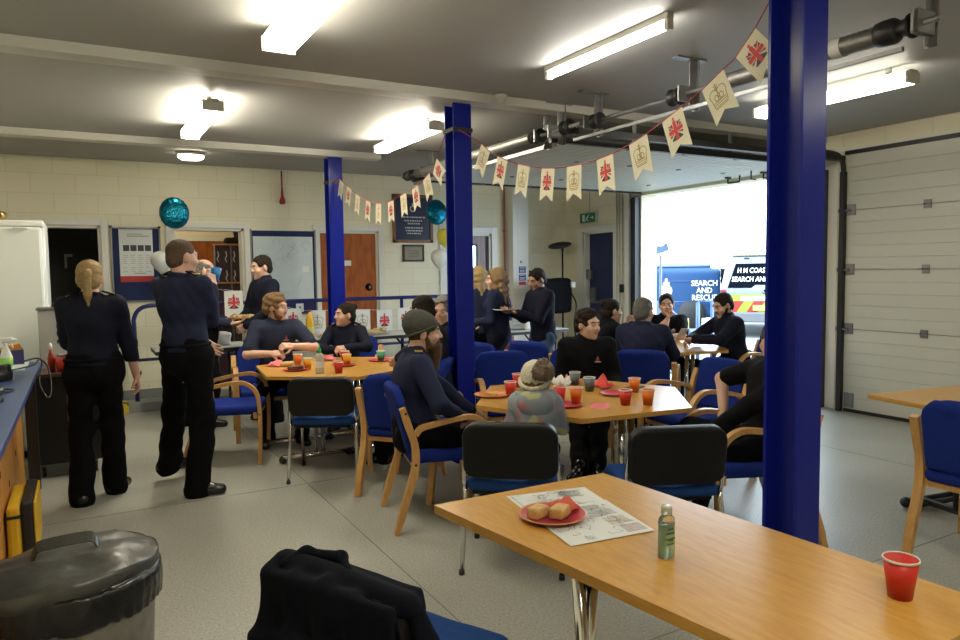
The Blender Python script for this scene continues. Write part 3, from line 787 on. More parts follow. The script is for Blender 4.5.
def shaft(name, y0, y1, z, x, springs, drums, label):
    t = thing(name, label, 'door spring shaft', (x, (y0+y1)/2, z))
    ym = (y0+y1)/2
    MB().cyl((0, y0-ym, 0), (0, y1-ym, 0), .016, seg=10).build('shaft', M_GALV, t)
    for a, b in springs:
        mb = MB(); n = max(6, int(abs(b-a)/.03))
        mb.tube([(0, a-ym+(b-a)*i/(2*n), 0) for i in range(2*n+1)], [.045 if i % 2 else .049 for i in range(2*n+1)], 14); mb.build('spring', M_SPRING, t)
    for dy in drums:
        mb = MB(); mb.lathe([(.017, -.05), (.056, -.05), (.056, -.04), (.038, -.035), (.044, .02), (.058, .024), (.058, .034), (.017, .034)], (0, dy-ym, 0), 20, True, M.Rotation(PI/2, 4, 'X')); mb.build('cable_drum', M_DARKM, t)
    return t, ym
def hanger(t, x, y, z, ym, x0, z0):
    mb = MB(); X = x-x0; Y = y-ym; Z = z-z0
    mb.bx(X-.03, X+.03, Y-.004, Y+.004, -.10, ZC-z0); mb.bx(X+.026, X+.03, Y-.03, Y+.03, -.10, ZC-z0); mb.bx(X-.16, X+.10, Y-.025, Y+.025, ZC-z0-.012, ZC-z0-.001); mb.bx(X-.13, X+.03, Y-.006, Y+.006, -.05, .05)
    mb.build('ceiling_bracket', M_GALV, t)
X0, Z0 = 3.40, 2.62
t, ym = shaft('torsion_shaft', 4.45, 7.9, Z0, X0, [(5.12, 6.3), (6.45, 7.5)], [4.62, 5.02, 7.72], 'grey spring shaft slung under the ceiling above the open doorway track')
for y in (4.82, 5.02, 7.3): hanger(t, X0+.08, y, 0, ym, X0, Z0)
X1 = 3.46
t, ym = shaft('torsion_shaft', 1.86, 4.36, Z0, X1, [(2.15, 3.12)], [2.02, 3.5, 4.32], 'grey spring shaft with labelled motor end slung under the ceiling by the near pillar')
for y in (1.95, 3.42, 4.4): hanger(t, X1+.06, y, 0, ym, X1, Z0)
MB().lathe([(.017, -.05), (.058, -.05), (.062, -.02), (.062, .03), (.050, .05), (.017, .05)], (0, 2.10-ym, 0), 20, True, M.Rotation(PI/2, 4, 'X')).build('spring_plug', M_DARKM, t); MB().bx(-.05, .12, 1.93-ym, 1.97-ym, -.05, .06, .005).build('end_bearing', M_GALV, t)
MB().lathe([(.0512, -.03), (.0512, .03)], (0, 2.36-ym, 0), 20, False, M.Rotation(PI/2, 4, 'X')).build('spring_label', mat('label_paper', (.6, .6, .57), .6), t)
# horizontal door in its open position with tracks
ZP = 2.56
d3 = MB(); first = True; pr = None
xs = [3.62, 4.30, 4.98, 5.66, 6.34]
for k, xx in enumerate(xs):
    mb = MB(); poly = [(xx+.007, .04), (xx+.007, 0)]
    n = 6; L_ = .672
    for i in range(1, n): poly += [(xx+L_*i/n-.007, 0), (xx+L_*i/n, .010), (xx+L_*i/n+.007, 0)]
    poly += [(xx+L_, 0), (xx+L_, .04)]
    sl = .02
    mx = M(((1, 0, 0, 0), (0, 0, -1, 0), (0, 1, 0, ZP), (0, 0, 0, 1)))
    poly = [(px_, pz+(-.035 if px_ > 6.9 else 0)) for px_, pz in poly]
    mb.prism(poly, -7.58, -4.92, mx)
    o = mb.build('door_section' if pr else 'door_8', M_STEELP, pr)
    if pr is None: pr = struct(o)
for y in (4.86, 7.63):
    mb = MB(); mb.bx(3.42, 6.86, y-.025, y+.025, 2.545, 2.60); mb.bx(3.36, 6.86, y-.02, y+.02, 2.64, 2.675); mb.bx(3.40, 3.44, y-.02, y+.02, 2.54, 2.68); mb.build('ceiling_track', M_DARKM, pr)
    for x in (4.3, 5.5): MB().bx(x-.02, x+.02, y-.004, y+.004, 2.6, ZC).bx(x-.02, x+.016, y-.02, y+.02, ZC-.01, ZC-.001).build('track_hanger', M_GALV, pr)
for x in xs[1:]:
    for y in (4.93, 5.7, 6.9, 7.56): MB().bx(x-.022, x+.022, y-.018, y+.018, ZP-.012, ZP+.002, .003).build('hinge', M_GALV, pr)
mb = MB(); mb.bx(XR-.09, XR-.005, 7.66, 7.72, 0, 2.5); mb.bx(XR-.05, XR-.005, 7.72, 7.80, 0, 2.5); mb.build('guide_track', BLACKP, pr)
mb = MB(); mb.bx(XR-.09, XR-.005, 4.77, 4.83, 0, 2.5); mb.build('guide_track', BLACKP, pr)
MB().bx(6.99, 7.03, 4.92, 7.58, 2.53, 2.56).build('rubber_seal', BLACKP, pr)
for y in (5.45, 5.95):
    mb = MB(); mb.tube([(6.70, y, ZP), (6.70, y, ZP-.07), (6.70, y-.17, ZP-.07), (6.70, y-.17, ZP)], .011, 8); mb.bx(6.66, 6.74, y-.015, y+.015, ZP-.02, ZP+.0); mb.build('pull_handle', BLACKP, pr)
mb = MB(); mb.tube([(6.5, 5.45, ZP), (6.5, 5.45, ZP-.09), (6.52, 5.40, ZP-.10)], .009, 6); mb.tube([(6.5, 5.06, ZP), (6.5, 5.08, ZP-.09)], .012, 6); mb.build('latch', BLACKP, pr)
struct(MB().bx(3.40, 3.42, 2.0, 4.55, 2.50, 2.52).build('trim_9', M_GALV)); struct(MB().bx(3.40, 3.43, 4.95, 7.6, 2.50, 2.53).build('trim_13', M_SPRING))
# near track of the closed door, running to the right out of frame
struct(MB().bx(3.45, 6.8, 1.42, 1.50, 2.53, 2.62).bx(3.45, 6.8, 4.54, 4.60, 2.56, 2.61).build('trim_10', M_DARKM))
# white post at the open doorway, cable conduits beside it
struct(MB().bx(XR-.05, XR, 7.84, 7.93, 0, 2.62).build('trim_11', M_FRAME))
t = thing('conduit', 'thin grey conduits running down the wall between exit door and open doorway', 'conduit', (XR, 8.05, 0))
for y in (-.04, .03, .09): MB().cyl((-.014, y, .15), (-.014, y, 2.7), .009, seg=8).build('pipe', mat('conduit_grey', (.5, .49, .46), .4), t)
MB().bx(-.045, -.004, -.06, .0, 1.16, 1.28, .005).build('switch_box', BLACKP, t)

# ------------------------------------------------------------------ blue steel columns
def column(x0, y0, w, dpt, label):
    t = thing('steel_column', label, 'column', (x0+w/2, y0+dpt/2, 0))
    f = .016
    MB().bx(-w/2, w/2, -dpt/2, -dpt/2+f, 0, 2.785, .003).build('flange', M_BLUEP, t)
    MB().bx(-w/2, w/2, dpt/2-f, dpt/2, 0, 2.785, .003).build('flange', M_BLUEP, t)
    MB().bx(-.011, .011, -dpt/2+f, dpt/2-f, 0, 2.785).build('web', M_BLUEP, t)
    MB().bx(-w/2-.03, w/2+.03, -dpt/2-.03, dpt/2+.03, 0, .015).build('base_plate', M_BLUEP, t)
    return t
column(2.395, 1.775, .143, .160, 'nearest and tallest blue steel column, standing behind the foreground table')
tc = column(2.535, 4.90, .155, .155, 'middle blue steel column rising behind the seated bearded person')
MB().bx(-.085, .085, -.085, .085, 2.57, 2.60).build('clamp_band', M_DARKM, tc)
tc = column(2.45, 7.77, .16, .16, 'furthest blue steel column in front of the mahogany door')
MB().bx(-.085, .085, -.085, .085, 2.50, 2.53).build('clamp_band', M_DARKM, tc)
# service box hugging the beam at the near column
t = thing('beam_clamp', 'grey steel plate clamped under the beam beside the nearest blue column', 'bracket', (2.36, 1.90, 2.76)); MB().bx(-.12, .02, -.06, .08, -.02, .02, .004).build('plate', M_GALV, t)

# ------------------------------------------------------------------ lamps
M_TUBE = mat('lamp_diffuser', (.9, .9, .9), .4, emit=((1.0, .93, .74), 30.0))
M_TUBEB = mat('lamp_diffuser_bright', (.9, .9, .9), .4, emit=((1.0, .93, .74), 56.0)); M_TUBED = mat('lamp_diffuser_dim', (.9, .9, .9), .4, emit=((1.0, .95, .80), 15.0))
M_TUBEC = mat('lamp_tube', (.9, .9, .9), .4, emit=((1.0, .96, .86), 42.0))
M_CAP = mat('lamp_body', (.55, .54, .48), .5)
def batten(x, y0, y1, label, w=.16, hgt=.075, drop=.05, m=None, rz=0):
    L_ = y1-y0; t = thing('ceiling_light', label, 'light', (x, (y0+y1)/2, ZC), rz, 'fluorescent ceiling lights')
    b = MB(); b.bx(-w*.3, w*.3, -L_/2, L_/2, -drop-.02, -drop); b.cyl((0, -L_*.36, 0), (0, -L_*.36, -drop), .02); b.cyl((0, L_*.36, 0), (0, L_*.36, -drop), .02); b.build('housing', M_CAP, t)
    MB().prism([(-w/2, -drop-.02), (w/2, -drop-.02), (w*.42, -drop-.02-hgt), (-w*.42, -drop-.02-hgt)][::-1], -L_/2+.02, L_/2-.02, M(((1, 0, 0, 0), (0, 0, -1, 0), (0, 1, 0, 0), (0, 0, 0, 1)))).build('diffuser', m or M_TUBE, t)
    for y in (-L_/2, L_/2-.02): MB().bx(-w/2-.004, w/2+.004, y, y+.02, -drop-.024-hgt, -drop-.012, .003).build('end_cap', M_CAP, t)
    return t
def bare_tube(x, y0, y1, label):
    L_ = y1-y0; t = thing('ceiling_light', label, 'light', (x, (y0+y1)/2, ZC), 0, 'fluorescent ceiling lights')
    MB().bx(-.024, .024, -L_/2, L_/2, -.035, 0, .004).build('housing', M_CAP, t)
    MB().cyl((0, -L_/2+.03, -.065), (0, L_/2-.03, -.065), .019).build('tube', M_TUBEC, t)
    for y in (-L_/2, L_/2-.03): MB().bx(-.022, .022, y, y+.03, -.088, -.034, .004).build('end_cap', M_CAP, t)
batten(1.005, 2.72, 4.02, 'wide fluorescent light cut off by the top of the picture', w=.175, hgt=.07)
bare_tube(2.78, 2.86, 4.0, 'slim bare tube light beside the pipework')
batten(.915, 5.62, 6.90, 'fluorescent light above the standing uniformed people on the left', w=.145, hgt=.065, m=M_TUBEB)
batten(2.735, 5.60, 6.92, 'fluorescent light left of the middle blue column', w=.135, hgt=.062, m=M_TUBEB)
batten(4.91, 2.80, 4.05, 'fluorescent light half hidden by the nearest blue column', w=.14, hgt=.065, m=M_TUBED)
batten(.95, -.7, .55, 'fluorescent light nearest the viewer over the counter side', w=.21, hgt=.085)  # this row of battens is added out of view to light the near end
batten(2.78, -.4, .85, 'fluorescent light over the near end of the foreground table', w=.17, m=M_TUBED)
batten(4.93, -.4, .85, 'fluorescent light over the near end of the closed garage door', w=.17, m=M_TUBED)
t = thing('ceiling_light', 'lamp lighting the cream corridor behind the open doorway', 'light', (1.1, 10.3, 2.6)); MB().bx(-.2, .2, -.2, .2, -.05, 0, .01).build('diffuser', mat('corridor_glow', (.9, .9, .9), .4, emit=((1, .90, .66), 14)), t)
t = thing('ceiling_light', 'small oval bulkhead light glowing at the top of the back wall', 'light', (1.12, 8.45, ZC))
MB().lathe([(.001, .004), (.15, .004), (.15, -.035), (.12, -.04)], (0, 0, 0), 24, True, None, 1, .6).build('base', M_CAP, t)
MB().lathe([(.135, -.036), (.135, -.06), (.10, -.085), (.001, -.09)], (0, 0, 0), 24, True, None, 1, .6).build('diffuser', mat('bulkhead_glow', (.9, .9, .9), .4, emit=((1, .9, .65), 24)), t)
t = thing('smoke_detector', 'round pale smoke detector under the beam right of the middle blue column', 'smoke detector', (2.86, 4.78, 2.84))
MB().lathe([(.001, 0), (.05, 0), (.05, -.025), (.035, -.03), (.03, -.06), (.001, -.065)], (0, -.04, 0), 20).build('housing', M_CAP, t)
# ------------------------------------------------------------------ furniture
M_BFAB = mat('blue_upholstery', (0.012, 0.028, 0.20), 0.95, bump=(350, 0.3), noise=(60, 0.2), spec=.12)
M_BFAB2 = mat('mid_blue_upholstery', (0.018, 0.060, 0.22), 0.95, bump=(350, 0.3), noise=(60, 0.2), spec=.12)
M_SHELL = mat('black_shell', (0.006, 0.006, 0.0065), 0.42, bump=(400, 0.12), spec=.3)
G_ARM = 'wooden armchairs around the tables'; G_STK = 'black backed stacking chairs'
def make_armchair():
    t = thing('armchair', 'x', 'chair', group=G_ARM)
    X = .265
    for sx in (-1, 1):
        x = sx*X
        MB().bar([V((x, p[1], p[2])) for p in catmull([(0, -.315, 0), (0, -.265, .17), (0, -.205, .36), (0, -.20, .50), (0, -.235, .62), (0, -.27, .73)], 5)], .042, [.030]*3+[.040]*20+[.034]*3).build('rear_leg', M_BEECH, t)
        MB().bar([V((x, p[1], p[2])) for p in catmull([(0, -.195, .57), (0, -.165, .605), (0, -.10, .622), (0, .06, .650), (0, .165, .648), (0, .245, .585), (0, .272, .47), (0, .272, .25), (0, .262, 0)], 5)], .042, .028).build('arm', M_BEECH, t)
        mb = MB()
        for y, z in ((-.20, .40), (.27, .40), (-.253, .70)): mb.cyl((x+sx*.0215, y, z), (x+sx*.0225, y, z), .008, seg=10)
        mb.build('bolt', BLACKP, t)
    MB().bx(-X+.02, X-.02, .22, .245, .36, .41).build('seat_rail', M_BEECH, t); MB().bx(-X+.02, X-.02, -.20, -.18, .36, .41).build('seat_rail', M_BEECH, t)
    S = SDF(.012); S.rbox((0, .02, .425), (.242, .245, .036), .03, k=.01); S.ell((0, .02, .475), (.20, .19, .03), k=.02, sub=True); np_obj('seat', [S.mesh()], M_BFAB, t)
    S = SDF(.012); S.rbox((0, -.245, .640), (.232, .028, .190), .024, rotx(R(12)), k=.01)
    S.ell((0, -.04, .66), (.30, .20, .40), k=.03, sub=True)
    S.cap((-.10, -.275, .80), (.10, -.275, .80), .030, k=.03); S.rr((0, -.25, .60), .234, .245, .13, rotx(R(12)))
    np_obj('backrest', [S.mesh()], M_BFAB, t)
    return t
def make_stacker():
    t = thing('stacking_chair', 'x', 'chair', group=G_STK)
    for sx in (-1, 1):
        x = sx*.235
        for nm, y0, y1 in (('rear_leg', -.19, -.255), ('front_leg', .16, .235)):
            l = MB().tube([(x, y0*.9, .44), (x, y0, .40), (x+sx*.012, y1, .015)], .0125, 10).build(nm, CHROME, t)
            MB().cyl((x+sx*.012, y1, 0), (x+sx*.012, y1, .022), .015, seg=10).build('foot_cap', BLACKP, l)
        MB().tube(catmull([(x, .19, .435), (x, 0, .44), (x, -.17, .44), (x, -.205, .47), (x*.97, -.225, .60), (x*.93, -.245, .70)], 4), .011, 8).build('side_tube', CHROME, t)
    S = SDF(.011); S.rbox((0, .0, .440), (.225, .215, .034), .030, k=.01); S.cap((-.2, .19, .42), (.2, .19, .42), .03, k=.03); S.ell((0, -.02, .50), (.19, .22, .055), k=.03, sub=True); np_obj('seat', [S.mesh()], M_BFAB2, t)
    MB().bx(-.20, .20, -.18, .18, .385, .405, .006).build('seat_pan', M_SHELL, t)
    rt = rotx(R(8))
    S = SDF(.0095); S.rbox((0, -.240, .625), (.234, .030, .142), .012, rt, k=.01); S.rr((0, -.240, .625), .234, .142, .075, rt)
    S.ell((0, .115, .60), (.36, .335, .50), k=.015, sub=True)
    np_obj('back_shell', [S.mesh()], M_SHELL, t)
    S = SDF(.011); S.rbox((0, -.204, .625), (.205, .016, .125), .012, rt, k=.01); S.rr((0, -.2, .625), .205, .125, .06, rt); S.ell((0, .12, .60), (.34, .305, .50), k=.015, sub=True); np_obj('back_pad', [S.mesh()], M_BFAB2, t)
    MB().bx(-.045, .045, -.268, -.260, .635, .639).build('moulded_slot', mat('slot_grey', (.10, .09, .08), .5), t)
    return t
AC = make_armchair(); ST = make_stacker()
used = set()
def put(o, x, y, yaw, label):
    g = G_ARM if o is AC else G_STK
    if o.name in used: return dup(o, (x, y, 0), R(yaw-90), label, g)
    used.add(o.name); o.location = (x, y, 0); o.rotation_euler = (0, 0, R(yaw-90)); o['label'] = label
    return o
put(AC, 1.02, 6.04, -20, 'empty wooden armchair with blue seat beside the standing person seen from behind')
put(AC, 1.97, 4.50, 40, 'empty blue and beech armchair just beyond the bearded person\'s chair')
put(AC, 1.88, 3.90, -13, 'wooden armchair under the person in the green beanie')
put(AC, 2.95, 4.80, 252, 'empty blue armchair facing us across the table, in front of the child')
put(AC, 3.52, 4.66, 235, 'wooden armchair behind the dark-haired person facing right at the near table')
put(AC, 4.22, 4.64, 42, 'wide blue-backed armchair under the grey-haired person seen from behind')
put(AC, 3.84, 3.70, 176, 'empty blue armchair with pale arms at the right end of the near hexagonal table')
put(AC, 3.20, 2.70, 156, 'wooden armchair tucked against the nearest blue column, person in black seated in it')
put(AC, 3.97, 1.80, 2, 'armchair at the right edge of the picture by the closed garage door')
put(AC, 3.92, 5.72, 20, 'bright blue armchair in front of the person holding a plate')
put(AC, 4.32, 5.42, -5, 'armchair under the woman with tied-back hair')
put(AC, 2.22, 5.06, 140, 'armchair under the dark-haired person behind the green beanie')
put(AC, 2.96, 5.76, 186, 'armchair under the grey curly-haired person left of the middle blue column')
put(AC, 5.92, 4.96, 160, 'armchair under the person in the suit jacket')
put(AC, 5.86, 6.12, 228, 'armchair under the person resting chin on hand')
put(AC, 1.46, 6.72, 262, 'armchair under the person sitting sideways with bare forearms')
put(AC, 2.42, 7.02, 243, 'armchair under the woman with gold-striped shoulders')
put(ST, 1.57, 5.15, 62, 'black backed stacking chair at the front of the far hexagonal table')
put(ST, 1.935, 3.10, 52, 'black backed stacking chair with the child in it')
put(ST, 2.50, 2.64, 66, 'black backed stacking chair between the foreground table and the near column')
put(ST, .74, 1.74, 27.6, 'stacking chair in the foreground with a dark jacket hung over it').scale = (.88, 1, 1)

TZ = .706
def hex_table(cx, cy, r, a0, seam, label, gp='hexagonal tables'):
    t = thing('hexagonal_table', label, 'table', (cx, cy, 0), 0, gp)
    p = [(r*math.cos(R(a0+60*i)), r*math.sin(R(a0+60*i))) for i in range(6)]
    mb = MB(); mb.prism(p, TZ-.026, TZ); mb.build('tabletop', M_TOP, t)
    ca, sa = math.cos(R(seam)), math.sin(R(seam))   # seam direction
    W = lambda a, b: (a*ca-b*sa, a*sa+b*ca)
    for sb in (-1, 1):
        for sa_ in (-1, 1):
            mb = MB(); fx, fy = W(sa_*.30, sb*.30)
            for o in (-.028, .028):
                x, y = W(sa_*.30, sb*.26+o); mb.cyl((x, y, .06), (x, y, TZ-.026), .019, seg=12)
            x0, y0 = W(sa_*.30, sb*.02); x1, y1 = W(sa_*.30, sb*.56); mb.tube([(x0, y0, .045), (x1, y1, .045)], .024, 10)
            l = mb.build('leg_frame', CHROME, t)
            mb = MB()
            for (xx, yy) in ((x0, y0), (x1, y1)): mb.ball((xx, yy, .034), (.030, .030, .033), 10, 6)
            mb.build('foot_cap', BLACKP, l)
    return t
hex_table(1.89, 5.90, .73, 24, 90, 'hexagonal beech table on the left with the woman in gold-striped shoulders')
hex_table(2.73, 3.58, .72, -7, 53, 'nearer hexagonal beech table in the middle, crowded with paper cups')
hex_table(5.20, 5.46, .71, -72, 48, 'hexagonal table by the open garage door with the person in the suit')
t = thing('rectangular_table', 'long beech table filling the foreground with drawings and sanitiser on it', 'table', (0, 0, 0))
MB().prism([(1.018, 2.157), (1.216, .79), (1.835, .79), (1.748, 2.155)], TZ-.03, TZ).build('tabletop', M_TOP, t)
for y in (1.50,):
    for x in ((1.155, 1.735)):
        mb = MB()
        for o in (-.024, .024): mb.cyl((x, y+o, .02), (x+o, y, TZ-.03), .018, seg=12)
        l = mb.build('leg', CHROME, t); MB().tube([(x, .98, .035), (x, 1.98, .035)], .024, 10).build('foot_bar', CHROME, l); MB().ball((x, 1.98, .032), .032).build('foot_cap', BLACKP, l); MB().ball((x, .98, .032), .032).build('foot_cap', BLACKP, l)
    MB().bx(1.14, 1.75, y-.02, y+.02, TZ-.055, TZ-.03).build('crossbar', M_DARKM, t)
t = thing('rectangular_table', 'beech table at the right edge in front of the closed garage door', 'table', (4.22, 2.64, 0), R(-9.2))
MB().bx(0, 1.4, -.75, 0, TZ-.028, TZ, .003).build('tabletop', M_TOP, t)
MB().bx(.1, 1.3, -.60, -.15, TZ-.05, TZ-.028).build('under_frame', BLACKP, t)
for x in (.30, 1.15):
    mb = MB(); mb.cyl((x, -.375, .05), (x, -.375, TZ-.05), .022)
    l = mb.build('leg', BLACKP, t)
MB().tube([(.20, -.12, .035), (1.3, -.12, .035)], .020, 10).tube([(.20, -.19, .035), (1.3, -.19, .035)], .016, 10).bx(.28, .32, -.40, -.10, .03, .06).bx(1.13, 1.17, -.40, -.10, .03, .06).ball((.20, -.12, .034), .033).build('foot_bar', BLACKP, t)

# buffet tables along the railing
M_BUFT = mat('grey_laminate', (.55, .55, .52), .4)
def buffet(x0, x1, y0, y1, label, z=.75):
    t = thing('folding_table', label, 'table', ((x0+x1)/2, (y0+y1)/2, 0), 0, 'buffet tables'); hx, hy = (x1-x0)/2, (y1-y0)/2
    MB().bx(-hx, hx, -hy, hy, z-.008, z, .002).build('tabletop', M_BUFT, t)
    MB().bx(-hx, hx, -hy, hy, z-.045, z-.009).build('table_edge', BLACKP, t)
    for sx in (-1, 1):
        mb = MB(); x = sx*(hx-.15)
        mb.tube([(x, -hy+.08, 0), (x, -hy+.08, z-.045)], .014, 8); mb.tube([(x, hy-.08, 0), (x, hy-.08, z-.045)], .014, 8); mb.tube([(x, -hy+.08, .2), (x, hy-.08, .2)], .012, 8); mb.tube([(x, 0, .3), (x-sx*.35, 0, z-.05)], .012, 8)
        mb.build('leg', M_DARKM, t)
    return t
buffet(.62, 1.55, 7.70, 8.30, 'buffet table behind the standing people on the left')
buffet(1.62, 3.9, 7.95, 8.55, 'long buffet table behind the seated woman, laden with platters')
buffet(3.95, 5.45, 7.40, 8.0, 'buffet table beside the long-haired woman at the back')

# railing on its hazard-striped kerb
KY0, KY1 = 8.62, 8.92
t = thing('guard_rail', 'dark blue tubular railing running along the back of the room', 'railing', (0, 8.78, 0))
ht = 1.165
MB().tube(catmull([(.50, 0, .1), (.50, 0, .9), (.50, 0, 1.02), (.55, 0, 1.12), (.66, 0, ht), (.9, 0, ht)], 4)+[V((4.9, 0, ht))]+catmull([(5.0, 0, ht), (5.25, 0, ht), (5.37, 0, 1.12), (5.42, 0, 1.0), (5.42, 0, .85), (5.42, 0, .1)], 4), .024, 10).build('top_rail', M_RAIL, t)
MB().tube([(.50, 0, .56), (5.42, 0, .56)], .018, 8).build('mid_rail', M_RAIL, t)
for x in (2.1, 3.72, 4.9): MB().cyl((x, 0, .1), (x, 0, ht), .022, seg=10).build('post', M_RAIL, t)
M_HAZ = mat('hazard_stripes', (.7, .5, .02), .5)
def haz():
    nt = M_HAZ.node_tree; N = nt.nodes; L = nt.links; tc = N.new('ShaderNodeTexCoord'); w = N.new('ShaderNodeTexWave'); w.bands_direction = 'DIAGONAL'; w.inputs['Scale'].default_value = 2.4
    L.new(tc.outputs['Object'], w.inputs['Vector']); r = N.new('ShaderNodeValToRGB'); r.color_ramp.interpolation = 'CONSTANT'; r.color_ramp.elements[0].color = (.012, .012, .012, 1); r.color_ramp.elements[1].position = .5; r.color_ramp.elements[1].color = (.7, .5, .02, 1)
    L.new(w.outputs['Fac'], r.inputs['Fac']); L.new(r.outputs['Color'], N['Principled BSDF'].inputs['Base Color'])
haz()
k = struct(MB().bx(.40, 5.5, KY0, KY1, 0, .10, .008).build('trim_12', mat('kerb_grey', (.25, .25, .24), .6)))
MB().bx(.24, .40, KY0-.004, KY1, 0, .105, .004).build('hazard_end', M_HAZ, k)

# ------------------------------------------------------------------ left side: fridge, trolley, urn, counter, bin
t = thing('fridge', 'tall white fridge standing against the left wall by the dark doorway', 'fridge', (-.60, 7.28, 0))
M_FR = mat('fridge_white', (.72, .76, .74), .35)
MB().bx(-.33, .36, -.36, .36, .06, 1.93, .02).build('cabinet', M_FR, t)
MB().bx(-.35, .34, -.43, -.365, .10, 1.91, .02).build('door', M_FR, t)
MB().bx(-.34, .36, -.42, .36, 1.91, 1.965, .015).build('top_panel', WHITE, t)
MB().bx(-.3, .33, -.33, .33, 0, .06).build('plinth', BLACKP, t)
MB().tube(catmull([(.16, -.43, 1.90), (.16, -.45, 1.90), (.24, -.45, 1.90), (.24, -.43, 1.90)], 3), .008, 6).build('hinge_cover', M_FR, t)
t = thing('brass_bell', 'small brass hand bell lying on top of the white fridge', 'bell', (-.56, 7.02, 1.966), R(30))
MB().lathe([(.045, 0), (.035, .02), (.028, .05), (.01, .065), (.001, .066)], (.0, 0, .045), 16, True, M.Rotation(R(90), 4, 'Y')).build('cup', mat('brass', (.6, .42, .15), .3, metal=1), t)
MB().cyl((-.12, 0, .045), (0.0, 0, .045), .014).build('handle', mat('dark_wood', (.08, .035, .015), .5), t)
t = thing('drinks_trolley', 'black wheeled trolley beside the fridge, behind the woman with a ponytail', 'trolley', (-.13, 6.45, 0))
M_TR = mat('trolley_black', (.014, .014, .015), .5)
MB().bx(-.22, .22, -.30, .30, .10, .76, .008).build('cabinet', M_TR, t)
MB().bx(-.24, .24, -.32, .32, .76, .785, .004).build('top', mat('brown_laminate', (.10, .055, .035), .4), t)
MB().bx(.0, .14, -.306, -.30, .42, .62).build('side_slot', M_GALV, t)
for x in (-.17, .17):
    for y in (-.24, .24):
        c = MB().bx(x-.015, x+.015, y-.02, y+.02, .06, .10).build('castor_fork', M_GALV, t); MB().lathe([(.001, -.012), (.042, -.012), (.042, .012), (.001, .012)], (x, y, .042), 16, True, M.Rotation(PI/2, 4, 'Y')).build('wheel', BLACKP, c)
t = thing('hot_drinks_machine', 'grey hot drinks machine with steel urn on the black trolley', 'drinks machine', (-.16, 6.55, .785))
MB().bx(-.14, .06, -.12, .14, 0, .46, .008).build('casing', mat('machine_grey', (.42, .42, .40), .35), t)
MB().bx(-.15, .07, -.13, .15, .46, .48, .004).build('lid', M_GALV, t)
mb = MB()
for z in (.2, .26, .32, .38): mb.bx(-.02, .0, -.124, -.12, z, z+.03)
mb.build('button', BLACKP, t)
MB().lathe([(.001, 0), (.075, 0), (.075, .19), (.06, .21), (.001, .21)], (.16, .02, .24), 20).build('urn', CHROME, t)
MB().lathe([(.001, 0), (.06, 0), (.055, .03), (.02, .05), (.02, .075), (.001, .08)], (.01, -.04, .48), 16).build('knob_lid', BLACKP, t)
MB().bx(.09, .23, -.06, .10, 0, .24).build('urn_stand', BLACKP, t)
t = thing('sauce_bottle', 'slim red sauce bottle on the black trolley', 'bottle', (-.22, 6.26, .785))
MB().lathe([(.001, 0), (.026, 0), (.026, .11), (.012, .15), (.012, .17)], (0, 0, 0), 14).build('bottle', mat('ketchup', (.28, .03, .02), .3), t); MB().lathe([(.013, 0), (.013, .03), (.004, .05)], (0, 0, .17), 10).build('cap', WHITE, t)
t = thing('red_tub', 'red plastic tub of sachets on the black trolley', 'tub', (-.13, 6.24, .785))
MB().lathe([(.001, 0), (.055, 0), (.07, .11), (.066, .11), (.052, .006), (.001, .006)], (0, 0, 0), 18).build('tub', mat('red_plastic', (.55, .03, .02), .35), t)
mb = MB()
for i in range(9): mb.box((random.uniform(-.035, .035), random.uniform(-.035, .035), .10+random.uniform(0, .03)), (.035, .05, .004), M.Rotation(random.uniform(-1, 1), 3, 'X') @ M.Rotation(random.uniform(0, 3), 3, 'Z'))
mb.build('sachets', mat('sachet_grey', (.25, .25, .27), .4), t)['kind'] = 'stuff'
t = thing('paper_cup', 'white paper cup at the edge of the black trolley', 'cup', (-.06, 6.17, .785)); MB().lathe([(.001, 0), (.026, 0), (.037, .085), (.034, .085), (.024, .004), (.001, .004)], (0, 0, 0), 18).build('cup', WHITE, t)

CX = -.27
t = thing('counter', 'blue-topped counter with pine board front along the left wall', 'counter', (0, 0, 0))
M_CT = mat('blue_worktop', (.055, .095, .24), .42, noise=(6, .15))
MB().bx(XL+.002, CX, 2.2, 5.95, .872, .90, .004).build('worktop', M_CT, t)
MB().bx(CX-.012, CX+.002, 2.2, 5.95, .868, .899, .003).build('edge_trim', mat('blue_edge', (.035, .06, .20), .4), t)
n = 24
for i in range(n): MB().bx(CX-.155, CX-.13, 2.3+i*.15, 2.3+i*.15+.146, .05, .872, .004).build('pine_board', M_PINE, t)
MB().bx(CX-.11, CX-.04, 5.86, 5.93, 0, .872, .003).build('end_post', BLACKP, t)
MB().bx(XL+.002, CX-.155, 2.3, 5.9, 0, .05).build('plinth', BLACKP, t)
mb = MB()
for (y, z) in ((4.9, .62), (4.72, .35), (4.3, .5), (5.2, .42), (3.9, .7)): mb.lathe([(.001, 0), (.022, 0), (.018, .002), (.001, .002)], (CX-.13, y, z), 12, True, M.Rotation(PI/2, 4, 'Y'))
mb.build('wood_knot', mat('knot', (.12, .035, .008), .5), t)
t = thing('spray_bottle', 'white and green trigger spray bottle on the blue counter', 'spray bottle', (-.45, 5.60, .906)); t.scale = (.82, .82, .82)
MB().lathe([(.001, 0), (.042, 0), (.045, .02), (.045, .09), (.026, .15), (.014, .18), (.014, .20)], (0, 0, 0), 16).build('bottle', mat('bottle_white', (.75, .78, .72), .3), t)
MB().lathe([(.0455, .02), (.0462, .02), (.0462, .085), (.0455, .085)], (0, 0, 0), 16, False).build('green_label', mat('label_green', (.28, .60, .12), .4), t)
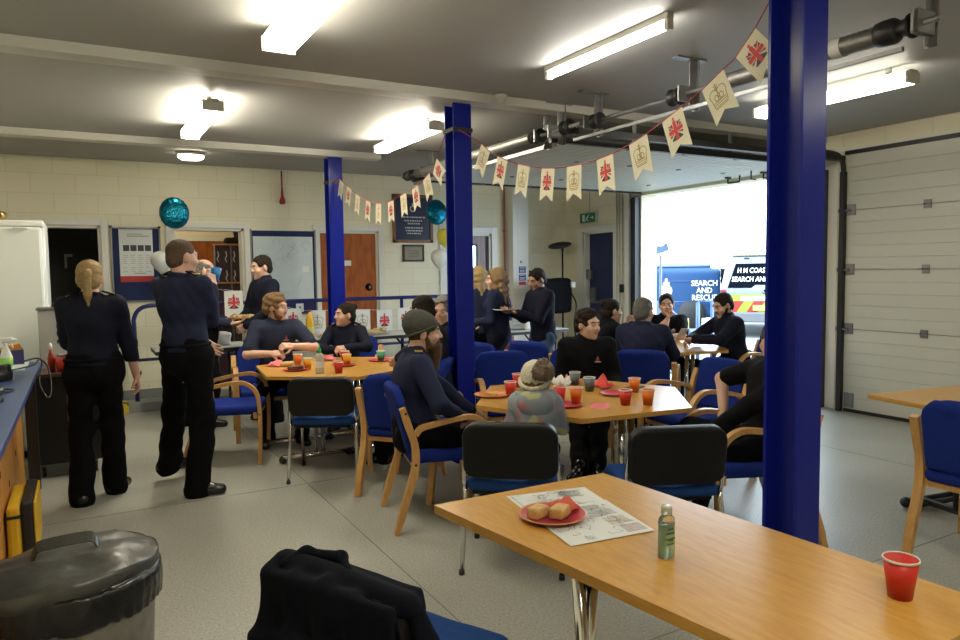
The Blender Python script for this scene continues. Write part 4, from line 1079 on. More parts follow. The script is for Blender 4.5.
S = SDF(.006); S.rbox((.01, 0, .225), (.045, .014, .022), .012, k=.01); S.cap((.05, 0, .225), (.075, 0, .222), .011, .009, k=.01); S.cap((.035, 0, .21), (.05, 0, .165), .008, .006, k=.01); np_obj('trigger_head', [S.mesh()], WHITE, t)
t = thing('tea_box', 'open purple and orange carton on the blue counter by the fridge', 'box', (-.47, 5.84, .906), R(8))
MB().bx(-.14, .10, -.06, .06, 0, .10).build('carton', mat('purple_card', (.045, .03, .17), .5, noise=(30, .6)), t)
MB().prism([(-.14, .10), (.10, .10), (.075, .145), (-.03, .11), (-.09, .15)], -.061, .061, M(((1, 0, 0, 0), (0, 0, -1, 0), (0, 1, 0, 0), (0, 0, 0, 1)))).build('carton_flap', mat('orange_card', (.55, .24, .03), .5), t)
tag(MB().bx(-.95, -.34, 5.44, 5.93, .9005, .906, .002).build('plastic_tray', mat('tray_white', (.62, .68, .66), .3)), 'flat pale plastic tray under the spray bottle and purple carton', 'tray')
t = thing('power_cable', 'thin black cable looping over the far end of the counter', 'cable', (0, 0, 0)); MB().tube(catmull([(-.52, 5.62-.25, .908), (-.40, 5.45, .908), (-.30, 5.62, .915), (-.27, 5.80, .93), (-.225, 5.84, .86), (-.21, 5.72, .72), (-.235, 5.66, .68), (-.28, 5.75, .78), (-.262, 5.85, .90), (-.30, 5.9, .93), (-.42, 5.80, .908)], 6), .006, 6).build('cable', BLACKP, t)
t = thing('tape_dispenser', 'black tape dispenser on the blue counter', 'tape dispenser', (-.45, 4.92, .90), R(60))
S = SDF(.008); S.rbox((0, 0, .025), (.10, .035, .025), .012, k=.01); S.rbox((.07, 0, .055), (.03, .03, .04), .01, k=.02); np_obj('body', [S.mesh()], BLACKP, t)
t = thing('stapler', 'black stapler on the near part of the blue counter', 'stapler', (-.385, 4.02, .90), R(75))
S = SDF(.006); S.cap((-.10, 0, .012), (.09, 0, .012), .014, .014, k=.01); S.cap((-.09, 0, .03), (.09, 0, .055), .014, .020, k=.01); S.cut((0, 0, .0), (0, 0, -1)); np_obj('body', [S.mesh()], BLACKP, t)
t = thing('cable_coil', 'thin black cord lying on the counter between stapler and tape dispenser', 'cord', (-.41, 4.45, .905)); MB().tube(catmull([(-.2, .1, 0), (-.05, .12, 0), (.07, .06, 0), (.04, -.04, 0), (-.06, -.02, 0), (-.2, .02, 0)], 5), .005, 6).build('cord', BLACKP, t)
t = thing('paper_scrap', 'small white paper at the near edge of the blue counter', 'paper', (-.31, 2.86, .9005)); MB().bx(-.06, .03, -.05, .05, 0, .002).build('sheet', WHITE, t)
t = thing('tool_case', 'yellow and black hard case on the floor against the pine boards', 'case', (-.325, 4.56, 0), R(0))
MB().bx(-.065, .0, -.25, .25, .02, .32, .02).build('yellow_half', mat('yellow_plastic', (.72, .44, .02), .4), t)
MB().bx(.0, .055, -.25, .25, .02, .34, .015).build('black_half', BLACKP, t)
MB().bx(.055, .068, -.24, .24, .04, .33, .006).build('yellow_rim', mat('yellow_plastic', (.72, .44, .02), .4), t)
MB().bx(-.067, .0, -.255, .255, .26, .275).build('strap', BLACKP, t)
MB().bx(-.055, .05, -.2, .2, 0, .02).build('base_strip', BLACKP, t)
t = thing('display_board', 'thin-framed white board propped upright on the counter at the left edge', 'board', (-.68, 5.42, .90), R(0))
MB().bx(-.30, .16, -.006, .006, .0, .78).build('panel', mat('board_white', (.68, .70, .74), .35), t); MB().bx(.16, .175, -.01, .01, 0, .79).bx(-.31, .175, -.01, .01, .775, .79).build('edge_frame', BLACKP, t)
MB().bx(-.2, .1, -.05, .05, 0, .012).build('foot', BLACKP, t)

# dustbin
t = thing('dustbin', 'dented galvanised dustbin with black liner in the bottom left corner', 'bin', (-.055, 2.47, 0)); t.scale = (.96, .96, 1.04)
M_BIN = mat('dull_zinc', (.30, .29, .26), .5, metal=.55, noise=(22, .45), bump=(9, .25))
M_LID = mat('zinc_lid', (.105, .105, .098), .34, metal=.45, noise=(12, .5), bump=(9, .8))
mb = MB(); prof = [(.001, .0), (.195, .0), (.20, .02)]
for i in range(12): z = .03+.045*i; prof += [(.203+.032*i/12, z)]
prof += [(.238, .585), (.232, .585), (.19, .03), (.001, .03)]
mb.lathe(prof, (0, 0, 0), 40); mb.build('body', M_BIN, t)
S = SDF(.012)
for i in range(40):
    a0, a1 = 2*PI*i/40, 2*PI*(i+1)/40; f0 = lambda a, z: ((.2375)*math.cos(a), (.2375)*math.sin(a), z)
    for z in (.568, .55, .535): S.cap(f0(a0, z), f0(a1, z), .014, k=.01)
    S.cap(f0(a0, .53), f0(a0, .495-.022*(.5+.5*math.sin(a0*2+1))-.010*math.sin(a0*5)), .010, k=.02); S.cap(f0(a0, .515), f0(a1, .515), .011, k=.015); S.cap(f0(a0, .49), f0(a1, .49), .010, k=.015)
S.noise(.003, 40, 3)
np_obj('bin_liner', [S.mesh()], mat('black_polythene', (.010, .010, .011), .28, bump=(30, .5)), t)
MB().tube(catmull([(-.10, -.222, .30), (-.085, -.265, .315), (.085, -.265, .315), (.10, -.222, .30)], 4), .007, 8).build('side_handle', M_BIN, t)
lid = MB(); sg = 44; rings = []
prof = [(.001, .632), (.06, .631), (.12, .628), (.18, .622), (.235, .612), (.255, .604), (.264, .600)]
lid.lathe(prof, (0, 0, 0), sg, False); lid.lathe([(.2645, .602), (.268, .598), (.269, .560), (.264, .558), (.260, .595)], (0, 0, 0), sg, False)
rg = random.Random(4)
for v in lid.bm.verts:
    r_ = math.hypot(v.co.x, v.co.y); a = math.atan2(v.co.y, v.co.x)
    if r_ < .08: continue
    v.co.z += .006*math.sin(3*a+r_*20)+.004*math.sin(7*a+1)*min(1, r_/.2)+rg.uniform(-.002, .002)
    v.co.z += .020*v.co.x/.25*-0+.0
o = lid.build('lid', M_LID, t); o.rotation_euler = (R(-2.5), R(-2.0), 0)
h_ = MB().bar(catmull([(-.095, -.01, .625), (-.085, -.014, .650), (-.062, -.018, .668), (.062, -.018, .668), (.085, -.014, .650), (.095, -.01, .625)], 4), .034, .005, (0, .62, .78)).build('lid_handle', M_LID, o)
# ------------------------------------------------------------------ things on the walls
M_BOARD = mat('noticeboard_felt', (.012, .022, .085), .9, bump=(300, .2))
M_PAPER = mat('paper', (.66, .68, .66), .7); M_INK = mat('ink', (.05, .05, .06), .7); M_GREY = mat('grey_ink', (.35, .36, .36), .7)
YW = YB
t = thing('noticeboard', 'blue noticeboard with a tall printed poster, left of the corridor doorway', 'noticeboard', (.61, YW, 0))
MB().bx(-.265, .235, -.022, -.002, 1.21, 2.06).build('felt_panel', M_BOARD, t)
MB().bx(-.285, -.265, -.03, -.001, 1.19, 2.08).bx(.235, .255, -.03, -.001, 1.19, 2.08).bx(-.285, .255, -.03, -.001, 1.19, 1.21).bx(-.285, .255, -.03, -.001, 2.06, 2.08).build('frame', M_GALV, t)
mb = MB()
for x in (-.275, .245): mb.bx(x-.014, x+.014, -.034, -.001, 2.066, 2.092)
mb.build('corner_cap', BLACKP, t)
p = thing('poster', 'white safety poster with four photos and a red footer on the blue noticeboard', 'poster', (.59, YW-.024, 0))
MB().bx(-.175, .185, -.003, 0, 1.50, 2.05).build('sheet', M_PAPER, p)
MB().bx(-.175, .185, -.004, 0, 1.43, 1.50).build('red_footer', mat('poster_red', (.42, .03, .03), .6), p)
mb = MB(); mb.mi = 0
for i in range(4): mb.bx(-.135+i*.078, -.135+i*.078+.066, -.0045, 0, 1.795, 1.865)
mb.build('photo', M_INK, p)
mb = MB()
for c in range(4):
    for r in range(9):
        if random.random() < .85: mb.bx(-.14+c*.08, -.14+c*.08+random.uniform(.03, .06), -.0042, 0, 1.55+r*.024, 1.556+r*.024)
mb.bx(-.09, .15, -.0042, 0, 1.965, 1.978); mb.bx(-.09, .08, -.0042, 0, 1.99, 2.0); mb.bx(-.03, .10, -.0042, 0, 1.525, 1.537)
mb.build('printed_text', M_GREY, p)
MB().lathe([(.001, -.004), (.022, -.004), (.022, 0), (.001, 0)], (-.135, 0, 1.985), 14, True, M.Rotation(PI/2, 4, 'X')).build('crest', M_INK, p)

t = thing('noticeboard', 'blue noticeboard almost covered by a large pale chart, between corridor and mahogany door', 'noticeboard', (2.33, YW, 0))
MB().bx(-.40, .41, -.022, -.002, .98, 2.06).build('felt_panel', M_BOARD, t)
MB().bx(-.42, -.40, -.03, -.001, .96, 2.08).bx(.41, .43, -.03, -.001, .96, 2.08).bx(-.42, .43, -.03, -.001, .96, .98).build('frame', M_GALV, t)
p = thing('wall_chart', 'large pale chart pinned to the blue noticeboard beside the mahogany door', 'chart', (2.33, YW-.024, 0))
M_CHART = mat('chart_paper', (.60, .66, .66), .6, noise=(5, .15))
MB().bx(-.385, .385, -.003, 0, 1.15, 1.985).build('sheet', M_CHART, p)
mb = MB(); rg = random.Random(5)
for i in range(16):
    x, z = rg.uniform(-.3, .25), rg.uniform(1.25, 1.9); pts = []
    for k in range(7): pts.append(V((x, -.0035, z))); x += rg.uniform(-.02, .05); z += rg.uniform(-.05, .05); x = max(-.37, min(.37, x)); z = max(1.17, min(1.97, z))
    mb.bar(pts, .001, .004, (0, 1, 0))
mb.build('coast_lines', M_GREY, p)
MB().bx(.24, .33, -.004, 0, 1.52, 1.60).build('legend_box', WHITE, p)
p = thing('card', 'small white and navy card pinned under the pale chart', 'card', (2.52, YW-.024, 1.045)); MB().bx(-.05, .05, -.003, 0, -.05, .06).build('sheet', M_PAPER, p); MB().prism([(-.02, -.03), (.03, -.03), (.0, .035)], 0, .004, frame((0, 0, 0), (1, 0, 0), (0, 0, 1))).build('motif', M_BOARD, p)

t = thing('fire_alarm_pull', 'red hand bell hanging high on the back wall on a red cord', 'bell', (2.33, YW-.05, 2.40)); MB().lathe([(.001, .0), (.032, .005), (.04, .03), (.034, .06), (.018, .10), (.012, .2)], (0, 0, 0), 16).build('bulb', mat('bell_red', (.30, .02, .015), .4), t); MB().cyl((0, 0, .2), (0, .0, ZC-2.42), .011).build('cord', mat('bell_red', (.30, .02, .015), .4), t)

M_WALN = mat('frame_wood', (.20, .09, .04), .4)
t = thing('honours_board', 'wood-framed navy plaque with pale lettering on the back wall', 'plaque', (4.18, YW, 2.26))
MB().bx(-.27, .27, -.02, -.002, -.30, .30).build('panel', mat('plaque_navy', (.012, .014, .05), .4), t)
MB().bx(-.31, -.27, -.035, -.001, -.34, .34).bx(.27, .31, -.035, -.001, -.34, .34).bx(-.31, .31, -.035, -.001, -.34, -.30).bx(-.31, .31, -.035, -.001, .30, .34).build('frame', M_WALN, t)
mb = MB()
for i, (w, z) in enumerate(((.34, .02), (.30, -.03), (.2, -.07), (.28, -.13), (.26, -.17), (.22, -.21))): 
    x = -w/2+.02
    while x < w/2: 
        l = random.uniform(.015, .05); mb.bx(x, x+l, -.0225, -.018, z-.009, z+.009); x += l+.012
mb.build('lettering', mat('plaque_lettering', (.5, .5, .5), .6), t)
MB().lathe([(.028, -.003), (.045, -.003), (.045, .002), (.028, .002)], (0, -.02, .14), 18, False, M.Rotation(PI/2, 4, 'X')).bx(-.012, .012, -.024, -.018, .18, .22).build('crest', mat('plaque_lettering', (.5, .5, .5), .6), t)
t = thing('framed_certificate', 'small dark-framed certificate below the navy plaque', 'picture frame', (4.18, YW, 1.77))
MB().bx(-.14, .14, -.018, -.002, -.095, .095).build('certificate', mat('old_paper', (.28, .25, .17), .6, noise=(20, .2)), t)
MB().bx(-.165, -.14, -.03, -.001, -.12, .12).bx(.14, .165, -.03, -.001, -.12, .12).bx(-.165, .165, -.03, -.001, -.12, -.095).bx(-.165, .165, -.03, -.001, .095, .12).build('frame', mat('dark_frame', (.03, .02, .015), .4), t)
mb = MB()
for i in range(5): mb.bx(-.08, .08, -.0195, -.017, -.05+i*.022, -.046+i*.022)
mb.build('lettering', M_INK, t)

t = thing('red_pipe', 'thin red pipe running up the back wall beside the plum door', 'pipe', (5.70, YW-.03, 0)); MB().cyl((0, 0, 0), (0, 0, ZC-.002), .012).build('pipe', mat('pipe_red', (.42, .16, .17), .4), t)
mb = MB()
for z in (.6, 1.5, 2.1): mb.bx(-.02, .02, -.014, .028, z, z+.02)
mb.build('clip', mat('pipe_red', (.42, .16, .17), .4), t)
t = thing('safety_sign', 'blue and red mandatory-action sign on the white corner boxing', 'sign', (5.88, 9.2, 1.43))
MB().bx(-.085, .085, -.006, -.001, -.16, .16).build('plate', WHITE, t)
mb = MB(); mb.bx(-.045, .08, -.009, 0, .03, .13); mb.bx(-.045, .08, -.009, 0, -.085, .012); mb.build('blue_panel', mat('sign_blue', (.015, .05, .26), .5), t)
MB().bx(-.045, .08, -.009, 0, -.15, -.10).build('red_panel', mat('sign_red', (.55, .04, .05), .5), t)
mb = MB()
for z in (.11, .075, .05, -.0, -.04, -.06): mb.bx(-.03, .06, -.0105, -.004, z-.006, z+.004)
mb.build('lettering', WHITE, t)
MB().lathe([(.001, -.004), (.018, -.004), (.018, 0), (.001, 0)], (.0, 0, .20), 12, True, M.Rotation(PI/2, 4, 'X')).build('round_sticker', mat('sign_blue', (.015, .05, .26), .5), t)
t = thing('wall_socket', 'small black wall fitting next to the white corner boxing', 'wall fitting', (6.11, YW, 1.42)); MB().bx(-.05, .05, -.06, -.001, -.08, .08, .01).build('box', BLACKP, t); MB().cyl((0, -.06, .02), (0, -.12, .0), .03).build('nozzle', BLACKP, t)
t = thing('exit_sign', 'green illuminated running-man exit sign above the blue exit door', 'sign', (XR, 8.78, 2.29))
MB().bx(-.05, -.001, -.20, .20, -.085, .085, .004).build('case', M_CAP, t)
MB().bx(-.054, -.048, -.185, .185, -.072, .072).build('green_panel', mat('exit_green', (.01, .10, .045), .4, emit=((.01, .2, .08), .06)), t)
mb = MB(); mx = frame((-.0555, 0, 0), (0, -1, 0), (0, 0, 1))
mb.prism([(-.12, -.05), (-.06, -.05), (-.06, .05), (-.12, .05)], 0, .003, mx)
mb.prism([(-.02, .01), (.02, .03), (.035, .015), (.0, -.015), (.03, -.05), (.015, -.055), (-.015, -.02), (-.035, -.05), (-.05, -.045), (-.02, -.005)], 0, .003, mx); mb.prism([(.02, .035), (.035, .05), (.045, .04), (.03, .03)], 0, .003, mx)
mb.prism([(.08, -.008), (.08, .008), (.12, .008), (.12, .025), (.155, 0), (.12, -.025), (.12, -.008)], 0, .003, mx)
mb.build('pictogram', mat('exit_white', (.7, .75, .7), .4), t)
MB().cyl((-.012, 0, .085), (-.012, 0, ZC-2.292), .008).build('cable_tube', mat('conduit_grey', (.5, .49, .46), .4), t)

# in the far corner: floor lamp, speaker bag
t = thing('floor_lamp', 'tall black uplighter on a thin pole in the far corner', 'lamp', (6.55, 9.05, 0))
MB().cyl((0, 0, .02), (0, 0, 1.82), .014).build('pole', BLACKP, t); MB().lathe([(.001, 0), (.15, 0), (.15, .02), (.02, .035)], (0, 0, 0), 20).build('base', BLACKP, t)
mb = MB(); mb.ball((-.05, 0, 1.88), (.20, .16, .055), 16, 8, M.Rotation(R(-8), 3, 'Y')); mb.cyl((0, 0, 1.8), (0, 0, 1.88), .02); mb.build('lamp_head', BLACKP, t)
t = thing('equipment_bag', 'black padded equipment bag on a stand behind the person with the plate', 'bag', (6.10, 8.72, 0))
S = SDF(.02); S.rbox((0, 0, 1.12), (.30, .14, .26), .06, k=.03); S.noise(.008, 14, 4); np_obj('bag', [S.mesh()], BLACKC, t)
MB().cyl((0, 0, 0), (0, 0, .9), .02).build('stand', BLACKP, t); MB().tube([(-.25, -.2, .012), (0, 0, .25), (.25, -.2, .012)], .012, 6).tube([(0, .25, .012), (0, 0, .25)], .012, 6).build('stand_legs', BLACKP, t)
MB().tube(catmull([(.28, 0, 1.25), (.42, -.05, 1.0), (.36, -.08, .7), (.42, -.05, .45)], 6), .012, 6).build('strap', BLACKP, t)
MB().bx(.26, .33, -.16, -.13, 1.24, 1.32).build('luggage_tag', WHITE, t)
t = thing('bookcase', 'low white bookcase of folders behind the long-haired woman', 'shelf unit', (4.62, 8.35, 0))
MB().bx(-.3, .3, -.15, .15, 0, .03).bx(-.3, .3, -.15, .15, .30, .325).bx(-.3, .3, -.15, .15, .60, .625).bx(-.3, -.28, -.15, .15, 0, .64).bx(.28, .3, -.15, .15, 0, .64).bx(-.3, .3, .13, .15, 0, .64).build('carcass', WHITE, t)
for i in range(9):
    c = ((.35, .52, .62), (.5, .1, .1), (.65, .65, .6))[i % 3]
    f = thing('ring_binder', ('pale blue', 'dark red', 'off-white')[i % 3]+' binder, '+('upper' if i < 5 else 'lower')+' shelf of the low white bookcase', 'binder', (4.38+.062*(i % 5)*1.8, 8.33, .625+.0 if False else (.327 if i < 5 else .032)), 0, 'binders in the low bookcase')
    MB().bx(-.04, .04, -.12, .12, 0, .26).build('cover', mat('binder%d' % (i % 3), c, .5), f); MB().bx(-.018, .018, -.123, -.119, .12, .2).build('spine_label', M_PAPER, f)
t = thing('plastic_chair', 'red plastic chair against the back wall behind the railing', 'chair', (5.50, 9.10, 0), R(180))
M_RC = mat('red_chair_plastic', (.52, .03, .025), .35)
S = SDF(.014); S.rbox((0, 0, .44), (.21, .21, .015), .014, k=.02); S.rbox((0, -.22, .68), (.20, .015, .22), .014, rotx(R(8)), k=.03); np_obj('seat_shell', [S.mesh()], M_RC, t)
for sx in (-1, 1):
    for y in (-.2, .2): MB().cyl((sx*.19, y, 0), (sx*.17, y*.85, .44), .016).build('leg', M_RC, t)

# corridor: key rack with boots on top
t = thing('key_rack', 'tall dark rack of hanging keys and clips in the corridor doorway', 'rack', (1.90, 10.2, 0))
MB().bx(-.30, .30, 0, .06, .0, 1.90).build('backboard', mat('rack_plum', (.05, .02, .035), .6), t)
mb = MB()
for z in (1.90, 1.38, .8): mb.bx(-.31, .31, -.05, .06, z, z+.02)
mb.build('shelf', M_BEECH, t)
mb = MB()
for x in (-.31, -.1, .10): mb.bx(x, x+.015, -.05, .0, 0, 1.9)
mb.build('upright', M_GALV, t)
for z in (1.76, 1.5):
    for i in range(6): x = -.26+i*.105; MB().tube([(x, -.012, z+.06), (x+.01, -.02, z), (x-.012, -.02, z-.05), (x+.01, -.02, z-.09)], .009, 5).build('key_clip', mat('bright_steel', (.75, .75, .75), .3, metal=.7), t)
t = thing('boots', 'dark boots lying on top of the key rack in the corridor', 'boots', (1.88, 10.2, 1.921), R(15))
S = SDF(.012); S.cap((-.12, 0, .04), (.06, 0, .045), .045, k=.03); S.cap((.05, 0, .05), (.02, .02, .24), .05, .055, k=.03); S.cap((-.05, .07, .04), (.12, .08, .045), .045, k=.03); S.cut((0, 0, 0), (0, 0, -1)); np_obj('boot', [S.mesh()], SHOE, t)

# ------------------------------------------------------------------ balloons
def balloon(loc, r, m, label, foil=True, tail=None):
    t = thing('balloon', label, 'balloon', loc)
    if foil:
        mb = MB(); n = 36; prof = [(.001, -.42*r)]
        for i in range(1, 10): a = PI*i/10; prof.append((r*math.sin(a/2*1.0) if False else r*math.sin(a)**.55, -.42*r*math.cos(a)))
        prof.append((.001, .42*r))
        mb.lathe(prof, (0, 0, 0), n, False, M.Diagonal((1, 1, 1.13, 1)) @ M.Rotation(R(84), 4, 'X'))
        for v in mb.bm.verts:
            d = v.co.length; a = math.atan2(v.co.z, v.co.x)
            if d > .8*r: v.co *= 1-.025*(.5+.5*math.sin(a*18))
        mb.build('envelope', m, t)
    else:
        MB().lathe([(.001, -r*1.25), (.012, -r*1.24), (.25*r, -r*1.05), (.6*r, -r*.75), (.92*r, -.2*r), (r, .15*r), (.92*r, .55*r), (.6*r, .87*r), (.25*r, 1.0*r), (.001, 1.03*r)], (0, 0, 0), 24).build('envelope', m, t)
    MB().tube(catmull([(0, 0, -r*1.0), (.015, 0, -r-.15), (-.01, 0, -r-.35), (.0, 0, tail or -r-.55)], 4), .0025, 5).build('ribbon', WHITE, t)
    return t
M_TEAL = mat('teal_foil', (.005, .17, .27), .16, metal=.85, bump=(28, 1.0)); M_TEAL.node_tree.nodes['Principled BSDF'].inputs['Metallic'].default_value = .8
balloon((.955, 8.70, 2.20), .160, M_TEAL, 'teal foil balloon floating above the standing person with a shaved head', tail=-1.03)
balloon((4.23, 8.72, 2.30), .155, M_TEAL, 'teal foil balloon peeking out left of the middle blue column', tail=-1.13)
balloon((4.36, 8.74, 1.97), .115, mat('yellow_latex', (.62, .55, .05), .3), 'yellow balloon mostly hidden by the middle blue column', False, -.80)
balloon((4.26, 8.70, 1.68), .125, mat('white_latex', (.66, .68, .66), .25), 'white balloon below the teal one by the middle blue column', False, -.51)

balloon((.80, 8.72, 1.66), .115, MATS['white_latex'], 'white balloon peeking out left of the shaved head', False, -.48)
# ------------------------------------------------------------------ bunting
M_FLAG = mat('bunting_card', (.70, .66, .50), .7); M_GOLDI = mat('gold_ink', (.36, .24, .04), .5); M_REDI = mat('red_ink', (.55, .03, .03), .6); M_NAVI = mat('navy_ink', (.02, .025, .05), .6)
def strip(mb, pts, w, z, mx, mi):
    for a, b in zip(pts, pts[1:]):
        d = V((b[0]-a[0], b[1]-a[1])); 
        if d.length < 1e-6: continue
        d.normalize(); n = V((-d.y, d.x))*w/2; e = d*w*.3
        mb.poly([mx @ V((q[0], q[1], z)) for q in ((a[0]-e.x+n.x, a[1]-e.y+n.y), (a[0]-e.x-n.x, a[1]-e.y-n.y), (b[0]+e.x-n.x, b[1]+e.y-n.y), (b[0]+e.x+n.x, b[1]+e.y+n.y))], mi)
def pennant(parent, mx, w, h, emblem):
    mb = MB(); hw = w/2; tk = .0006
    mb.prism([(-hw, 0), (hw, 0), (hw, -h), (0, -h*.80), (-hw, -h)][::-1], -tk, tk, mx)
    for sgn in (1, -1):
        m2 = mx @ M.Translation((0, -h*.42, 0)) @ M.Diagonal((sgn, 1, sgn, 1)); z = tk+.0006; k = w/.14
        if emblem == 'flag':
            P_ = lambda l, mi: mb.poly([m2 @ V((x*k, y*k, z+(.0004 if mi == 2 else 0))) for x, y in l], mi)
            for (sx, sy) in ((1, 1), (-1, 1), (1, -1), (-1, -1)):
                P_([(sx*.014, sy*.018), (sx*.016, sy*.040), (sx*.030, sy*.034)] if sy > 0 else [(sx*.010, -.018), (sx*.010, -.048), (sx*.034, -.046), (sx*.036, -.040)], 3)
                P_([(sx*.018, sy*.012), (sx*.042, sy*.016), (sx*.038, sy*.028)], 3)
                P_([(sx*.012, sy*.012), (sx*.042, sy*.034), (sx*.036, sy*.040), (sx*.012, sy*.020)] if sy > 0 else [(sx*.014, -.012), (sx*.044, -.020), (sx*.044, -.026), (sx*.014, -.016)], 2)
            P_([(-.010, -.050), (.010, -.050), (.010, .046), (.004, .050), (-.004, .050), (-.010, .046)], 2)
            P_([(-.046, -.010), (-.0102, -.010), (-.0102, .011), (-.046, .011)], 2); P_([(.0102, -.010), (.046, -.010), (.046, .011), (.0102, .011)], 2)
            P_([(-.004, .05), (.004, .05), (.004, .066), (-.004, .066)], 2); P_([(-.009, .056), (-.0041, .056), (-.0041, .061), (-.009, .061)], 2); P_([(.0041, .056), (.009, .056), (.009, .061), (.0041, .061)], 2)
        else:
            S_ = lambda pts, w_=.0042: strip(mb, [(x*k, y*k) for x, y in pts], w_*k, z, m2, 1)
            arc = lambda cx, cy, rx_, ry_, a0, a1, n=10: [(cx+rx_*math.cos(R(a0+(a1-a0)*i/n)), cy+ry_*math.sin(R(a0+(a1-a0)*i/n))) for i in range(n+1)]
            S_([(-.038, -.046), (.038, -.046), (.040, -.034), (-.040, -.034), (-.038, -.046)]); S_([(-.036, -.054), (.036, -.054)]); S_([(-.034, -.024), (.034, -.024)])
            S_([(-.040, -.034)]+arc(-.022, .012, .026, .026, 220, 40)+[(0, .014)]); S_([(.040, -.034)]+arc(.022, .012, .026, .026, -40, 140)+[(0, .014)])
            S_(arc(-.014, -.006, .012, .014, 0, 360, 10)); S_(arc(.014, -.006, .012, .014, 0, 360, 10)); S_(arc(0, -.004, .006, .018, 0, 360, 8))
            S_([(0, .032), (0, .060)]); S_([(-.010, .049), (.010, .049)]); S_(arc(0, .036, .006, .006, 0, 360, 8))
    return mb.build('pennant', [M_FLAG, M_GOLDI, M_REDI, M_NAVI], parent)
def bunting(label, anchors, cs, x, w, h, first, string, nrm_dir=(-1, 0, 0)):
    """cs = pennant centres (Y, z) hanging in the plane X = x, listed away from the near column"""
    t = thing('bunting', label, 'bunting', (x, anchors[0][1], anchors[0][2]), 0)
    o = V(t.location); tops = []; P3 = [V(anchors[0])]+[V((x, c[0], c[1])) for c in cs]+[V(anchors[1])]
    for i, c in enumerate(cs):
        tan = (P3[i+2]-P3[i]); tan.x = 0; tan.normalize()
        down = V((0, -tan.z, tan.y)); down = -down if down.z > 0 else down
        top = V((x, c[0], c[1]))-down*h*.5; tops.append((top, tan))
        xa = -tan if nrm_dir[0] < 0 else tan
        pennant(t, frame(top-o, xa, -down), w, h, 'flag' if (i % 2 == 0) == first else 'crown')
    pts = [V(anchors[0])]
    for tp, tan in tops: pts += [tp-tan*w*.5, tp+tan*w*.5]
    pts.append(V(anchors[1]))
    MB().tube([p-o for p in pts], .0032, 6).build('ribbon', string, t)
    return t
RIB = mat('red_ribbon', (.36, .03, .04), .6)
bunting('bunting of flags and gold crowns strung from the nearest blue column to the middle one', [(2.47, 1.945, 2.62), (2.57, 4.895, 2.585)],
        [(2.115, 2.395), (2.323, 2.265), (2.589, 2.155), (2.843, 2.072), (3.125, 2.02), (3.418, 2.009), (3.696, 2.029), (3.983, 2.086), (4.262, 2.173), (4.511, 2.29)], 2.56, .142, .205, True, RIB)
bunting('bunting sagging between the middle blue column and the furthest one', [(2.55, 5.062, 2.585), (2.50, 7.765, 2.515)],
        [(5.15, 2.29), (5.36, 2.19), (5.60, 2.125), (5.87, 2.09), (6.17, 2.055), (6.49, 2.06), (6.78, 2.11), (7.08, 2.20), (7.35, 2.31), (7.60, 2.41)], 2.53, .135, .20, True, RIB)
t = thing('bunting', 'large white bunting of flags and crowns hung along the railing behind the buffet', 'bunting', (1.5, 8.70, 1.2))
rl = [(1.56, 1.31, 'flag'), (2.25, 1.075, 'flag'), (2.55, 1.04, 'crown'), (3.14, 1.03, 'crown'), (3.44, 1.01, 'flag'), (3.74, 1.03, 'flag'), (4.06, 1.04, 'crown')]
for x, z, e in rl: pennant(t, frame(V((x-1.5, 0, z-1.2)), (1, 0, 0), (0, 0, 1)), .21, .33, e).data.materials[0] = mat('white_card', (.70, .70, .66), .7)
MB().tube(catmull([(.95-1.5, .685, .36), (1.38-1.5, 0.02, .14)]+[(x-1.5, 0, z-1.2) for x, z, e in rl]+[(3.1, .07, -.01)], 3), .0025, 5).build('ribbon', WHITE, t)

# ------------------------------------------------------------------ things on the tables
def cupm(n, c): return mat('cup_'+n, c, .45)
CO = dict(orange=cupm('orange', (.72, .17, .012)), red=cupm('red', (.58, .025, .015)), yellow=cupm('yellow', (.75, .42, .015)), grey=cupm('grey', (.10, .14, .17)), green=cupm('green', (.08, .36, .22)))
M_RIM = mat('cup_rim', (.72, .69, .62), .5); M_TEA = mat('milky_tea', (.42, .24, .12), .15)
def cup(x, y, col, label, z=TZ, h=.088, grp='paper cups on the tables'):
    t = thing('paper_cup', label, 'cup', (x, y, z), random.uniform(0, 6), grp)
    MB().lathe([(.001, .003), (.026, .003), (.0265, 0), (.039, h), (.0375, h), (.0255, .008), (.001, .008)], (0, 0, 0), 24).build('cup', CO[col], t)
    MB().lathe([(.0375, h-.002), (.0405, h-.002), (.041, h+.002), (.0395, h+.004), (.0375, h+.002)], (0, 0, 0), 24, False).build('rolled_rim', M_RIM, t)
    MB().lathe([(.0373, h-.004), (.0255, .012)], (0, 0, 0), 24, False).build('inner_wall', M_RIM, t)
    MB().lathe([(.001, h*.72), (.0345, h*.72)], (0, 0, 0), 20, False).build('tea', M_TEA, t)
    return t
def sc(x, y): return x*1.031, y*1.031
